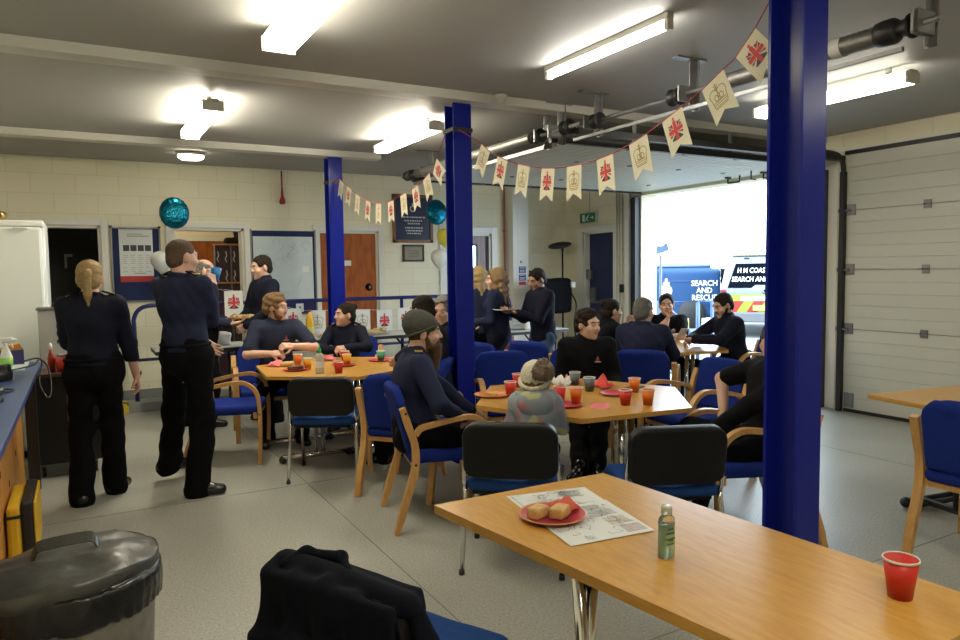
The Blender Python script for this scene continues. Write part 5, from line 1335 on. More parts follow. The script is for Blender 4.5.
for c, x, y, l in [('orange', 1.579, 5.997, 'orange paper cup at the back left of the far hexagonal table'), ('yellow', 1.576, 5.682, 'yellow paper cup just left of the pump bottle'), ('red', 1.71, 5.299, 'red paper cup nearest us on the far hexagonal table'), ('yellow', 1.919, 5.724, 'yellow paper cup right of the pump bottle'), ('red', 2.0, 6.02, 'red paper cup in front of the woman with gold-striped shoulders'), ('green', 2.242, 5.775, 'green paper cup at the right side of the far hexagonal table'),
    ('red', 2.287, 3.714, 'red paper cup left of the child'), ('red', 2.50, 3.965, 'red paper cup half hidden behind the child\'s hat'), ('red', 2.394, 3.342, 'red paper cup just right of the child'), ('orange', 2.45, 3.262, 'orange paper cup next to the red one right of the child'), ('grey', 2.857, 3.815, 'grey paper cup farther from us in front of the person with a red chest badge'), ('grey', 2.789, 3.573, 'grey paper cup nearer us beside the red napkin'), ('red', 2.666, 3.087, 'red paper cup near the front edge of the middle table'), ('orange', 2.998, 3.387, 'orange paper cup behind the pink plate'), ('orange', 2.781, 3.029, 'orange paper cup nearest the right end of the middle table')]:
    cup(*sc(x, y), c, l)
cup(1.629*1.031, .929*1.031, 'red', 'large red paper cup of milky tea at the right end of the foreground table', h=.094, grp=None)
t = thing('paper_cup', 'white paper cup on the table by the open garage door', 'cup', (5.18, 5.30, TZ)); MB().lathe([(.001, 0), (.026, 0), (.038, .085), (.035, .085), (.024, .005), (.001, .005)], (0, 0, 0), 18).build('cup', WHITE, t)
M_PLATE = mat('pink_plate', (.52, .06, .08), .3); M_PLATEO = mat('orange_plate', (.66, .22, .08), .3)
def plate(x, y, label, m=M_PLATE, r=.105, z=TZ, rim=None, g='paper plates'):
    t = thing('paper_plate', label, 'plate', (x, y, z), 0, g)
    MB().lathe([(.001, .002), (r*.68, .002), (r*.74, .006), (r*.95, .014), (r, .015), (r, .013), (r*.95, .011), (r*.75, .002), (r*.68, 0), (.001, 0)], (0, 0, 0), 32).build('plate', m, t)
    if rim: MB().lathe([(r*.955, .0145), (r*1.0, .016), (r*1.003, .013)], (0, 0, 0), 32, False).build('rim_band', rim, t)
    return t
M_NAP = mat('red_napkin', (.60, .055, .045), .85, bump=(80, .3)); M_NAPP = mat('pink_napkin', (.70, .16, .17), .85, bump=(80, .3))
def napkin(x, y, label, m=M_NAP, s=.075, hgt=.05, flat=False, z=TZ):
    mb = MB(); rg = random.Random(label); n = 7; ang = rg.uniform(0, 6)
    vs = []; 
    for i in range(n):
        for j in range(n):
            u_, v_ = i/(n-1)*2-1, j/(n-1)*2-1; hh = .001 if flat else hgt*max(0, 1-.8*(u_*u_+v_*v_))*(.6+.4*math.sin(3*u_+5*v_+ang))+rg.uniform(0, .010)+.001
            q = V((u_*s*(1 if flat else .85+.2*math.sin(v_*3)), v_*s*(.62 if flat else .8+.2*math.sin(u_*4)), hh)); q.rotate(M.Rotation(ang, 3, 'Z')); vs.append(q)
    fs = [(i*n+j, (i+1)*n+j, (i+1)*n+j+1, i*n+j+1) for i in range(n-1) for j in range(n-1)]
    mb._new(vs, fs, not flat); o = mb.build('napkin', m); o.location = (x, y, z)
    md = o.modifiers.new('s', 'SOLIDIFY'); md.thickness = .0015
    return tag(o, label, 'napkin', 'paper napkins')
M_PAST = mat('pastry', (.60, .37, .13), .6, noise=(40, .35), bump=(60, .4)); M_BREAD = mat('bread', (.66, .50, .28), .8, noise=(50, .3), bump=(80, .3)); M_CAKE = mat('brown_cake', (.16, .07, .035), .7, bump=(80, .4))
x, y = sc(1.467, 5.639); plate(x, y, 'pink plate at the front left of the far hexagonal table'); t = thing('pastry', 'brown iced pastry on the pink plate at the far table\'s left', 'pastry', (x, y, TZ+.004)); S = SDF(.008); S.cap((-.05, 0, .02), (.05, .01, .02), .02, k=.01); S.noise(.002, 80, 2); np_obj('pastry', [S.mesh()], M_CAKE, t)
napkin(*sc(1.399, 6.016), 'crumpled pink napkin at the left corner of the far hexagonal table', M_NAPP, .085, .06)
t = thing('bread_roll', 'golden bread roll beside the crumpled pink napkin', 'bread roll', (*sc(1.47, 5.93), TZ)); MB().ball((0, 0, .022), (.06, .03, .024)).build('crust', M_PAST, t)
napkin(*sc(1.897, 6.152), 'pink napkin near the woman with gold-striped shoulders', M_NAPP, .075, .035)
plate(*sc(1.877, 5.677), 'pink plate under the yellow cup right of the pump bottle')
plate(*sc(2.248, 5.813), 'red plate under the green paper cup', z=TZ)
for o in list(bpy.data.objects):
    if o.get('label', '').startswith(('green paper cup', 'yellow paper cup right')): o.location.z += .004
t = thing('sanitiser_bottle', 'clear pump bottle with green cap on the far hexagonal table', 'bottle', (*sc(1.579, 5.359), TZ))
M_CLR = mat('cloudy_plastic', (.75, .76, .70), .25, trans=.4)
MB().lathe([(.001, 0), (.031, 0), (.033, .01), (.033, .13), (.026, .155), (.013, .165), (.013, .18)], (0, 0, 0), 20).build('bottle', M_CLR, t); MB().lathe([(.015, .165), (.015, .185), (.006, .21), (.003, .235), (.001, .236)], (0, 0, 0), 14).build('nozzle_cap', mat('cap_green', (.02, .38, .10), .35), t)
MB().lathe([(.0335, .05), (.0335, .10)], (0, 0, 0), 20, False).build('bottle_label', M_PAPER, t)
x, y = sc(2.183, 3.762); plate(x, y, 'orange plate at the left end of the middle table', M_PLATEO, .115); t = thing('sandwich', 'pale sandwich on the orange plate left of the child', 'sandwich', (x, y, TZ+.004), 1.0); MB().prism([(-.05, -.03), (.05, -.03), (0, .05)], 0, .018).build('bread', M_PAST, t)
plate(*sc(2.844, 3.381), 'pink plate between the red and orange cups on the middle table'); plate(*sc(2.364, 3.252), 'pink plate partly behind the child\'s shoulder', z=TZ)
for o in list(bpy.data.objects):
    if o.get('label', '').startswith(('orange paper cup next to the red one', 'red paper cup just right')): o.location.z += .012
napkin(*sc(2.958, 3.646), 'crumpled red napkin right of the grey cups', M_NAP, .085, .085); napkin(*sc(2.528, 3.143), 'folded pink napkin lying flat at the front of the middle table', M_NAPP, .085, .0, True)
napkin(*sc(2.90, 3.93), 'red napkin behind the farther grey cup', M_NAP, .06, .04)
for i, (dx, dy, m) in enumerate(((0, 0, 'white'), (.06, .03, 'pink'), (-.04, .05, 'white'))):
    napkin(2.816*1.031+dx, 3.894*1.031+dy-.03, ('crumpled white tissue nearest the child\'s hat', 'pink-white tissue left of the farther grey cup', 'second crumpled white tissue in the heap behind the child')[i], mat('tissue', (.66, .62, .56), .9) if m == 'white' else M_NAPP, .07, .075)
t = thing('mobile_phone', 'black phone lying near the back edge of the middle table', 'phone', (*sc(3.10, 3.50), TZ), R(20)); MB().bx(-.075, .075, -.037, .037, 0, .009, .003).build('case', BLACKP, t)
# foreground table
M_SHEET = mat('sheet_white', (.66, .67, .64), .6)
def sheet(label, q, seed, colour):
    o = V((q[0][0]*1.031, q[0][1]*1.031, TZ+.0008)); o.z += .0016*(seed > 5); t = thing('activity_sheet', label, 'paper', o); P4 = [V((a*1.031, b*1.031, o.z))-o for a, b in q]
    mb = MB(); mb.poly(P4); mb.poly([p+V((0, 0, .0005)) for p in P4][::-1]); mb.bm.normal_update(); mb.build('sheet', M_SHEET, t, fix=False)
    B = lambda u_, v_: P4[0]*(1-u_)*(1-v_)+P4[1]*u_*(1-v_)+P4[2]*u_*v_+P4[3]*(1-u_)*v_
    rg = random.Random(seed); mb = MB()
    z = V((0, 0, .0012))
    for i in range(26):
        u_, v_ = rg.uniform(.1, .9), rg.uniform(.1, .9); ru, rv = rg.uniform(.02, .11), rg.uniform(.02, .09); a0 = rg.uniform(0, 6); pts = []
        for k in range(9): a = a0+k*rg.uniform(.3, .8); pts.append(B(min(.97, max(.03, u_+ru*math.cos(a))), min(.97, max(.03, v_+rv*math.sin(a))))+z)
        for a, b in zip(pts, pts[1:]):
            d = (b-a); 
            if d.length < 1e-5: continue
            n = V((-d.y, d.x, 0)).normalized()*.0009; mb.poly([a+n, a-n, b-n, b+n])
    for r in range(12):
        u_ = .55+rg.uniform(0, .1); v_ = .1+r*.03
        a, b = B(u_, v_)+z, B(u_+rg.uniform(.1, .3), v_)+z; n = V((0, .0012, 0)); mb.poly([a+n, a-n, b-n, b+n])
    mb.build('drawing', mat('pencil_ink', (.16, .16, .17), .7), t)
    for i, (u0, v0, du, dv, c) in enumerate(colour):
        MB().poly([B(u0, v0)+z*.8, B(u0+du, v0)+z*.8, B(u0+du, v0+dv)+z*.8, B(u0, v0+dv)+z*.8]).build('printed_picture', mat('print_%d' % (i % 4), ((.40, .47, .47), (.30, .34, .38), (.50, .36, .24), (.32, .20, .16))[i % 4], .6, noise=(60, .5, (.62, .62, .6))), t)
    return t
sheet('colouring sheet farther from us on the foreground table, partly under the plate', [(1.235, 2.04), (1.525, 1.985), (1.485, 1.80), (1.205, 1.86)], 3, [(.03, .0, .03, .98, None)])
sheet('illustrated paper nearer us on the foreground table, running from plate to bottle', [(1.205, 1.86), (1.495, 1.83), (1.44, 1.538), (1.157, 1.568)], 8, [(.62, .08, .2, .14, None), (.70, .26, .2, .16, None), (.66, .48, .26, .22, None), (.72, .74, .24, .2, None), (.22, .86, .12, .1, None)])
x, y = sc(1.247, 1.783); pl = plate(x, y, 'pink paper plate of pastry rolls on the foreground table', r=.108, z=TZ+.004, rim=mat('gold_rim', (.60, .30, .10), .3))
pl.rotation_euler = (0, 0, 0)
for i, (dx, dy, a) in enumerate(((-.050, .012, 20), (.012, -.022, 32))):
    t = thing('pastry_roll', ('left', 'right')[i]+'-hand golden pastry roll on the pink plate in the foreground', 'pastry', (x+dx, y+dy, TZ+.008), R(a), 'pastry rolls')
    S = SDF(.0045); S.rbox((0, 0, .019), (.034, .025, .018), .009, k=.01); S.noise(.0010, 130, i); np_obj('crust', [S.mesh()], M_PAST, t)
    MB().ball((.034, 0, .02), (.006, .014, .012)).build('filling', mat('filling', (.30, .17, .06), .8), t)
o = napkin(x+.055, y+.022, 'folded red napkin standing on the pink plate beside the pastry rolls', mat('coral_napkin', (.66, .12, .07), .85), .052, .045, z=TZ+.010)
t = thing('pen_cap', 'small green pen cap on the sheet behind the plate', 'pen cap', (x+.10, y+.085, TZ+.009), R(-15)); MB().cyl((-.02, 0, 0), (.02, 0, 0), .007).build('cap', mat('pen_green', (.01, .18, .10), .4), t); MB().bx(-.018, .0, -.002, .002, .006, .010).build('clip', mat('pen_green', (.01, .18, .10), .4), t)
M_GEL = mat('green_gel', (.66, .90, .66), .05, trans=.6, ior=1.36); M_PET = mat('clear_plastic', (.9, .95, .9), .05, trans=.95, ior=1.45)
t = thing('hand_sanitiser', 'clear bottle of pale green hand gel on the foreground table', 'bottle', (*sc(1.335, 1.382), TZ))
prof = [(.001, 0), (.024, 0), (.0265, .004), (.0265, .098), (.024, .110), (.014, .119), (.0125, .122)]
MB().lathe(prof, (0, 0, 0), 26, True, None, 1.0, .72).build('bottle', M_PET, t)
MB().lathe([(.001, .003), (.023, .003), (.0248, .006), (.0248, .092), (.001, .092)], (0, 0, 0), 26, True, None, 1.0, .72).build('gel', M_GEL, t)
MB().lathe([(.0125, .121), (.015, .122), (.015, .142), (.014, .144), (.001, .144)], (0, 0, 0), 22).build('flip_cap', mat('cap_clear', (.70, .72, .62), .25, trans=.5), t)
mb = MB()
for i, (w_, z) in enumerate(((.012, .082), (.018, .070), (.022, .055), (.010, .05), (.016, .04))): mb.bx(-w_, w_*.6, -.0198, -.0190, z, z+.004)
mb.build('bottle_lettering', mat('dark_green', (.03, .12, .05), .5), t)

# buffet food
def platter(x, y, label, r=.20, z=.751):
    t = thing('platter', label, 'platter', (x, y, z), 0, 'buffet platters'); MB().lathe([(.001, .002), (r*.8, .002), (r, .016), (r, .013), (r*.8, 0), (.001, 0)], (0, 0, 0), 28).build('platter', mat('platter_silver', (.5, .48, .42), .35), t); return t
def pile(x, y, z, n, r, label, group):
    S = None
    for i in range(n):
        a = i*2.4; rr = r*math.sqrt((i+.5)/n)*.85; k = i//8
        t = thing('sandwich', label, 'sandwich', (x+rr*math.cos(a), y+rr*math.sin(a), z+.006+.022*(i % 3)), random.uniform(0, 6), group)
        MB().prism([(-.045, -.03), (.045, -.03), (0, .045)], 0, .010).build('bread_slice', M_BREAD, t); MB().prism([(-.047, -.031), (.047, -.031), (0, .047)], .010, .016).build('filling', mat('lettuce', (.30, .33, .08), .7) if i % 3 else mat('ham', (.55, .25, .2), .6), t); MB().prism([(-.045, -.03), (.045, -.03), (0, .045)], .016, .026).build('bread_slice', M_BREAD, t)
for x, y, l, l2 in ((2.58, 8.12, 'platter left of the pair beneath the hanging flags', 'sandwich piled on the left buffet platter beneath the hanging flags'), (3.08, 8.14, 'platter right of the pair beneath the hanging flags', 'sandwich piled on the right buffet platter beneath the hanging flags')):
    platter(x, y, 'round food '+l); pile(x, y, .757, 11, .18, l2, l2+' group'.replace(' group', 's'))
t = thing('juice_bottle', 'tall bottle of orange juice on the buffet behind the seated young man', 'bottle', (2.28, 8.08, .75)); MB().lathe([(.001, 0), (.045, 0), (.048, .01), (.048, .16), (.042, .19), (.046, .22), (.02, .29), (.016, .30), (.016, .315)], (0, 0, 0), 20).build('bottle', mat('orange_juice', (.72, .42, .03), .25), t); MB().lathe([(.018, .31), (.018, .335), (.001, .336)], (0, 0, 0), 14).build('cap', mat('bell_red', (.3, .02, .015), .4), t); MB().lathe([(.0485, .07), (.0485, .14)], (0, 0, 0), 20, False).build('bottle_label', mat('juice_label', (.55, .55, .15), .5), t)
t = thing('snack_tray', 'white tray of small red snacks next to the juice bottle', 'tray', (2.30, 7.99+.06, .75), 0); 
t.location = (2.02, 8.1, .751); MB().bx(-.18, .18, -.11, .11, 0, .012, .004).build('tray', WHITE, t); mb = MB()
for i in range(40): mb.ball((random.uniform(-.15, .15), random.uniform(-.08, .08), .022), .014, 6, 4)
mb.build('snacks', mat('snack_red', (.45, .08, .04), .5), t)['kind'] = 'stuff'
t = thing('tin_of_flowers', 'jar of pale yellow flowers on the buffet right of the seated young man', 'flowers', (1.98, 8.30, .75)); MB().lathe([(.001, 0), (.04, 0), (.04, .10), (.037, .10), (.036, .004), (.001, .004)], (0, 0, 0), 16).build('jar', M_CLR, t); mb = MB()
for i in range(14): mb.ico((random.uniform(-.06, .06), random.uniform(-.05, .05), .12+random.uniform(0, .07)), .022, .3, 1)
mb.build('blooms', mat('bloom', (.66, .58, .30), .7), t)['kind'] = 'stuff'
t = thing('paper_bag', 'crumpled white paper bag on the left buffet table', 'bag', (1.20, 7.92, .75)); S = SDF(.016); S.rbox((0, 0, .07), (.17, .10, .07), .03, k=.02); S.noise(.014, 26, 4); S.cut((0, 0, .002), (0, 0, -1)); np_obj('bag', [S.mesh()], mat('bag_white', (.66, .64, .58), .8), t)
t = thing('food_tray', 'yellow tray on the near edge of the left buffet table', 'tray', (.92, 7.86, .75)); MB().bx(-.16, .16, -.10, .10, 0, .02, .006).build('tray', mat('tray_yellow', (.66, .52, .08), .5), t)
for i, (x, y, c) in enumerate(((4.55, 7.62, 'bag_white'), (4.78, 7.65, 'foil'), (4.95, 7.6, 'bag_white'))):
    t = thing('wrapped_food', ('white wrapped parcel left in the row by the long-haired woman', 'silver foil parcel in the middle of the row by the long-haired woman', 'white parcel right in the row, by the person with the plate')[i], 'food parcel', (x, y, .75)); S = SDF(.016); S.rbox((0, 0, .055), (.10, .08, .055), .03, k=.02); S.noise(.012, 30, i); S.cut((0, 0, .002), (0, 0, -1)); np_obj('wrap', [S.mesh()], MATS['bag_white'] if c != 'foil' else mat('foil', (.6, .6, .6), .3, metal=.8), t)
t = thing('napkin_box', 'pink napkin box behind the wrapped parcels', 'box', (4.85, 7.84, .75)); MB().bx(-.12, .12, -.07, .07, 0, .10, .004).build('carton', mat('pink_card', (.60, .22, .24), .6), t)

# jacket hung over the foreground chair (in the chair's own frame, then turned with it)
JM = mat('jacket_cloth', (.0045, .0055, .011), .9, bump=(260, .3), noise=(5, .3), spec=.12)
t = thing('jacket', 'dark navy jacket draped over the back of the foreground stacking chair', 'jacket', (.74, 1.74, 0), R(27.6-90)); t.scale = (.86, 1, 1)
rj = rotx(R(8))
S = SDF(.008)
S.rbox((0, -.292, .60), (.246, .016, .175), .015, rj, k=.02); S.rbox((0, -.190, .665), (.240, .012, .11), .011, rj, k=.02)
S.cap((-.225, -.255, .765), (.232, -.250, .748), .034, k=.03)
S.rbox((-.03, -.330, .38), (.245, .016, .24), .015, rotx(R(4)), k=.06); S.cap((-.235, -.29, .75), (-.262, -.335, .30), .022, .034, k=.04)
S.cap((.0, -.298, .765), (-.01, -.352, .20), .016, k=.03); S.cap((.10, -.30, .75), (.13, -.335, .30), .014, k=.03); S.cap((-.12, -.30, .75), (-.15, -.35, .25), .014, k=.03)
S.noise(.004, 16, 3); S.noise(.002, 45, 5)
np_obj('cloth', [S.mesh()], JM, t)
S = SDF(.007); S.cap((-.16, -.235, .793), (-.04, -.215, .797), .016, k=.02); S.cap((-.04, -.215, .797), (.03, -.250, .778), .014, k=.02); S.cap((-.16, -.235, .793), (-.19, -.28, .775), .016, k=.02); S.noise(.002, 50, 2)
np_obj('collar', [S.mesh()], JM, t)
S = SDF(.008); S.cap((.235, -.235, .745), (.268, -.215, .64), .026, .024, k=.02); S.cap((.268, -.215, .64), (.262, -.225, .50), .024, .032, k=.03); S.noise(.004, 30, 6); np_obj('sleeve', [S.mesh()], JM, t)
# ------------------------------------------------------------------ the people
def L(base, yaw, p):
    """a place in the room -> the person's own frame (x right, y forward)"""
    a = R(yaw-90); dx, dy = p[0]-base[0], p[1]-base[1]
    return (dx*math.cos(a)+dy*math.sin(a), -dx*math.sin(a)+dy*math.cos(a))+tuple(p[2:])
def F(base, yaw, x, y, toe):    # a foot at room x, y pointing along room angle toe
    q = L(base, yaw, (x, y)); return (q[0], q[1], .085, yaw-toe)
SIT = .45
b = (.0, 5.36)
person('standing person with blonde ponytail and black trousers, seen from behind beside the counter', b, 84, 1.65, fem=True, hair='tied', hmat=H_BLOND, extras=['ponytail', 'epaulettes', 'belt'], shirt=NAVY, hem=.045, trous=TROUS, bulk=1.12, hat=(.055, 5.36, 1.50), rf=F(b, 84, .10, 5.50, 60), lf=F(b, 84, -.11, 5.32, 95), rh=(.25, .10, .80), lh=(-.10, .32, 1.0), lpole=(-.25, -1, -1), head=(-2, 4), rn=(-1, 0, 0))
b = (.60, 5.14)
pb, K = person('standing person with shaved head and dark shirt seen from behind, lifting a blue cup', b, 38, 1.80, hair='shaved', hmat=H_SHAVE, extras=['epaulettes', 'belt'], shirt=NAVY_SHIRT, hem=.045, trous=TROUS, bulk=1.06, hat=(.60, 5.14, 1.62), rf=F(b, 38, .63, 5.10, -10), lf=F(b, 38, .50, 5.62, 20), rh=(.02, .24, 1.42), rpole=(.05, .0, -1), rcurl=1.0, rd=(-.35, .25, .9), rn=(-.9, .2, .1), lh=(-.14, .30, 1.02), lpole=(-1, -.3, -.6), head=(-14, 4), lean=-2, twist=0)
ck = thing('cup', 'blue cup lifted by the standing person with the shaved head', 'cup', (0, 0, 0), 0)
ck.location = pb.matrix_basis @ (V(K['wrR'])+V((-.045, .085, .085))); ck.rotation_euler = (R(18), 0, R(30))
MB().lathe([(.001, -.04), (.03, -.04), (.037, .045), (.034, .045), (.027, -.035), (.001, -.035)], (0, 0, 0), 18).build('cup', mat('blue_cup', (.03, .22, .55), .4), ck)
b = (1.0, 7.45)
pb, K = person('bald bespectacled person half hidden behind the person with the shaved head', b, -8, 1.70, hair='balding', hmat=H_GREY, extras=['glasses', 'epaulettes'], shirt=NAVY_LIGHT, lf=F(b, -8, .80, 7.58, 10), rf=F(b, -8, .98, 7.32, -10), hat=(1.075, 7.45, 1.58), rh=(.14, .22, 1.02), rn=(0, 0, 1), rd=(-.1, 1, .1), rcurl=.2, lh=(-.15, .20, 1.04), ln=(0, 0, 1), ld=(.2, 1, 0), lcurl=.2, head=(0, 6))
pt = thing('food_tray', 'tray of snacks held by the bald bespectacled person', 'tray', pb.matrix_basis @ V((0, .36, 1.06)), R(-8))
MB().lathe([(.001, 0), (.14, 0), (.155, .018), (.15, .018), (.138, .004), (.001, .004)], (0, 0, 0), 24).build('tray', M_BEECH, pt)
mb = MB()
for i in range(26): mb.ico((random.uniform(-.09, .09), random.uniform(-.08, .08), .02), .02, .3, 1)
mb.build('snacks', M_BREAD, pt)['kind'] = 'stuff'
b = (1.66, 7.30)
person('dark-haired person in black jumper standing before the corridor doorway, facing left', b, 192, 1.74, hair='short', hmat=H_DARK, shirt=NAVY, top='jumper', hat=(1.60, 7.36, 1.58), rh=(.10, .24, 1.02), lh=(-.10, .26, 1.0), rpole=(1, -.6, -.3), lpole=(-1, -.6, -.3), lean=2, head=(0, 8), rcurl=.6, lcurl=.6)
b = (1.50, 6.80)
person('young person sitting sideways with bare forearms and a red chest badge, looking right', b, 262, 1.72, sit=SIT, hair='thick', hmat=H_FAIR, beard='short', shirt=NAVY_LIGHT, sleeve='short', extras=['badge', 'belt'], hat=(1.54, 6.55, 1.20), rh=(.06, .33, .80), lh=(-.10, .34, .86), rpole=(1, -.5, -.3), lpole=(-1, -.4, -.3), lean=8, head=(58, 4), rcurl=1.1, lcurl=.8, rn=(-.6, -.2, -.6), ln=(.6, -.2, -.6), rf=(.14, .40, .085, 10), lf=(-.16, .42, .085, -10))
b = (2.37, 6.96)
person('dark-haired woman with gold-striped shoulders sitting at the far table, looking left', b, 243, 1.60, sit=SIT, fem=True, hair='tied', hmat=H_DARK, extras=['bun', 'epaulettes', 'badge'], shirt=NAVY, lean=14, hat=(2.26, 6.76, 1.09), rh=(.02, .42, .77), lh=(-.04, .44, .79), rpole=(1, -.2, -.3), lpole=(-1, -.2, -.3), head=(-55, 0), rcurl=.9, lcurl=.9, rn=(-.7, 0, -.6), ln=(.7, 0, -.6))
b = (2.30, 5.00)
person('dark-haired person seated with their back to us behind the green beanie', b, 132, 1.68, sit=SIT, hair='short', hmat=H_DARK, shirt=NAVY, top='jumper', lean=8, hat=(2.30, 5.02, 1.20), rh=(.36, .48, .775), lh=(-.05, .26, .66), rpole=(1, -.4, -.2), head=(-20, 4), rcurl=.9, rn=(-.8, 0, -.4))
b = (2.92, 5.76)
person('grey curly-haired person in pale collar seated left of the middle blue column', b, 186, 1.72, sit=SIT, hair='curly', hmat=H_GREY, shirt=NAVY, top='jacket', extras=['shirt_collar'], lean=6, hat=(2.81, 5.70, 1.15), head=(40, 6), rh=(.14, .30, .66), lh=(-.14, .30, .66))
b = (1.78, 3.94)
person('seated person in green beanie with long beard, facing right', b, -14, 1.66, sit=SIT, hair='beanie', hmat=mat('olive_knit', (.050, .053, .041), .9, bump=(180, .6), noise=(70, .3)), beard='long', shirt=NAVY_SHIRT, extras=['epaulettes'], bulk=1.10, lean=2, hat=(1.80, 3.92, 1.135), head=(-6, 3), headfwd=.05, rh=(.17, .27, .63), rpole=(1, -.5, -.2), lh=(-.10, .40, .60), rcurl=.8, rf=(.12, .52, .085, 5), lf=(-.12, .52, .085, -5), folds=.005)
b = (3.99, 7.10)
person('fair-haired woman mostly hidden behind the middle blue column', b, 80, 1.62, fem=True, hair='long', hmat=H_BLOND, shirt=NAVY_SHIRT, hat=(3.97, 7.12, 1.44), lh=(-.12, .20, 1.0))
b = (3.86, 6.45)
person('woman with long wavy light brown hair standing in dark uniform', b, 130, 1.60, fem=True, hair='wavy', hmat=hairmat('light', (.24, .15, .075)), shirt=NAVY_SHIRT, trous=NAVY, hat=(3.82, 6.47, 1.41), rh=(.12, .25, .95), lh=(-.12, .25, .95), rpole=(1, -1, -.3), head=(22, 4))
b = (4.30, 6.26)
pb, K = person('dark-haired person standing in navy top and jeans, holding a plate and looking down', b, 178, 1.62, hair='short', hmat=H_DARK, skin=SKIN_TAN, shirt=NAVY, top='jumper', trous=JEANS, lean=6, hat=(4.20, 6.26, 1.40), rh=(.06, .38, 1.06), lh=(-.06, .36, 1.06), head=(6, 20), rn=(0, 0, 1), ln=(0, 0, 1), rcurl=.25, lcurl=.25)
pt = thing('paper_plate', 'white plate held by the dark-haired person looking down', 'plate', pb.matrix_basis @ V((0, .50, (K['wrR'][2]+.035))), 0); MB().lathe([(.001, .002), (.07, .002), (.105, .014), (.105, .011), (.07, 0), (.001, 0)], (0, 0, 0), 24).build('plate', WHITE, pt)
b = (3.47, 4.56)
person('dark-haired person in black shirt with red chest badge, seated facing us and looking right', b, 236, 1.60, sit=SIT, hair='tousled', hmat=H_DARK, shirt=BLACKC, top='jumper', extras=['badge'], lean=8, hat=(3.39, 4.36, 1.08), head=(42, 4), rh=(.16, .30, .60), lh=(-.16, .30, .60), rf=(.10, .75, .085, 30), lf=(-.02, .62, .085, -20), bulk=1.08)
b = (4.45, 5.36)
person('person with tied-back brown hair in black jacket, seated in profile with hands at chin', b, -12, 1.60, sit=SIT, fem=True, hair='tied', hmat=H_DARK, extras=['bun'], shirt=BLACKC, top='jacket', lean=14, hat=(4.44, 5.34, 1.10), rh=(.03, .34, .96), lh=(-.02, .34, .95), rpole=(.4, .1, -1), lpole=(-.4, .1, -1), rcurl=1.1, lcurl=1.1, rd=(-.1, .1, 1), ld=(.1, .1, 1), head=(0, 2))
b = (4.24, 4.70)
person('grey-haired person in navy jacket seated with their back to us', b, 42, 1.66, sit=SIT, hair='short', hmat=H_GREY, shirt=NAVY_SHIRT, top='jacket', lean=4, bulk=1.12, hat=(4.28, 4.72, 1.13), rh=(.2, .42, .76), lh=(-.15, .42, .76), head=(-22, 2))
b = (5.72, 6.0)
person('person in black polo shirt with chest emblem resting chin on hand, facing us', b, 228, 1.68, sit=SIT, hair='crop', hmat=H_DARK, shirt=BLACKC, sleeve='short', extras=['emblem'], lean=8, hat=(5.65, 5.86, 1.10), rh=(.0, .30, .94), rpole=(.8, .2, -1), rd=(-.2, -.1, 1), rcurl=1.0, lh=(.05, .40, .77), lpole=(-1, -.2, -.3), head=(0, 3))
b = (5.86, 4.98)
pb, K = person('bearded person in dark suit jacket with pale collar, looking down at a phone', b, 160, 1.72, sit=SIT, hair='short', hmat=H_DARK, beard='short', shirt=NAVY, top='jacket', extras=['shirt_collar', 'lanyard', 'wristwatch'], lean=14, hat=(5.60, 5.02, 1.125), rh=(.05, .50, .78), lh=(-.12, .52, .80), rpole=(1, -.3, -.3), lpole=(-1, -.3, -.3), head=(8, 20), rcurl=.6, lcurl=.7, ln=(.5, 0, .8), rn=(-.6, 0, -.5))
ph = thing('mobile_phone', 'pale phone in the hands of the person in the suit', 'phone', pb.matrix_basis @ V((-.02, .60, .86)), R(160)); MB().box((0, 0, 0), (.075, .008, .15), M.Rotation(R(-50), 3, 'X'), .003).build('case', mat('phone_white', (.6, .62, .66), .3), ph)
b = (3.24, 2.71)
person('person in black slumped in the armchair beside the nearest blue column, face turned away', b, 157, 1.62, sit=SIT, hair='short', hmat=hairmat('greying', (.085, .07, .055)), shirt=BLACKC, top='jumper', lean=-9, hat=(3.385, 2.65, 1.085), head=(-84, 2), sleeve=('rolled', 'long'), lh=(-.12, .40, .60), rh=(.22, .14, .64), rpole=(1, .25, .35), lpole=(-1, -.6, -.3), ln=(0, 0, -1), rf=(.06, .50, .20, 0), lf=(-.12, .50, .085, -5))
# the child
M_CHJ = mat('patterned_jacket', (.24, .27, .31), .6)
def spots():
    nt = M_CHJ.node_tree; N = nt.nodes; Lk = nt.links; tc = N.new('ShaderNodeTexCoord'); v = N.new('ShaderNodeTexVoronoi'); v.inputs['Scale'].default_value = 21
    Lk.new(tc.outputs['Object'], v.inputs['Vector']); r = N.new('ShaderNodeValToRGB'); r.color_ramp.interpolation = 'CONSTANT'
    el = r.color_ramp.elements; el[0].color = (.24, .27, .31, 1); el[1].position = .62; el[1].color = (.42, .20, .21, 1)
    e = el.new(.72); e.color = (.30, .25, .36, 1); e = el.new(.80); e.color = (.22, .27, .30, 1); e = el.new(.92); e.color = (.42, .41, .20, 1)
    sp = N.new('ShaderNodeSeparateColor'); Lk.new(v.outputs['Color'], sp.inputs[0]); Lk.new(sp.outputs[0], r.inputs['Fac'])
    Lk.new(r.outputs['Color'], N['Principled BSDF'].inputs['Base Color'])
spots()
b = (2.06, 3.14)
pb, K = person('child in cream bobble hat and grey patterned jacket seated with back to us', b, 54, 1.02, sit=.47, hat=(2.125, 3.19, .90), hair='bobble', hmat=mat('cream_knit', (.62, .57, .44), .9, bump=(130, .8), noise=(60, .2)), shirt=M_CHJ, top='coat', child=True, trous=TROUS, head=(-8, 2), rh=(.10, .22, .64), lh=(-.10, .22, .64), rpole=(.5, -.5, -1), lpole=(-.5, -.5, -1), lean=4, bulk=1.02, hem=-.2, rf=(.07, .27, .24, 0), lf=(-.07, .27, .24, 0), hq=1.08, collar=False)
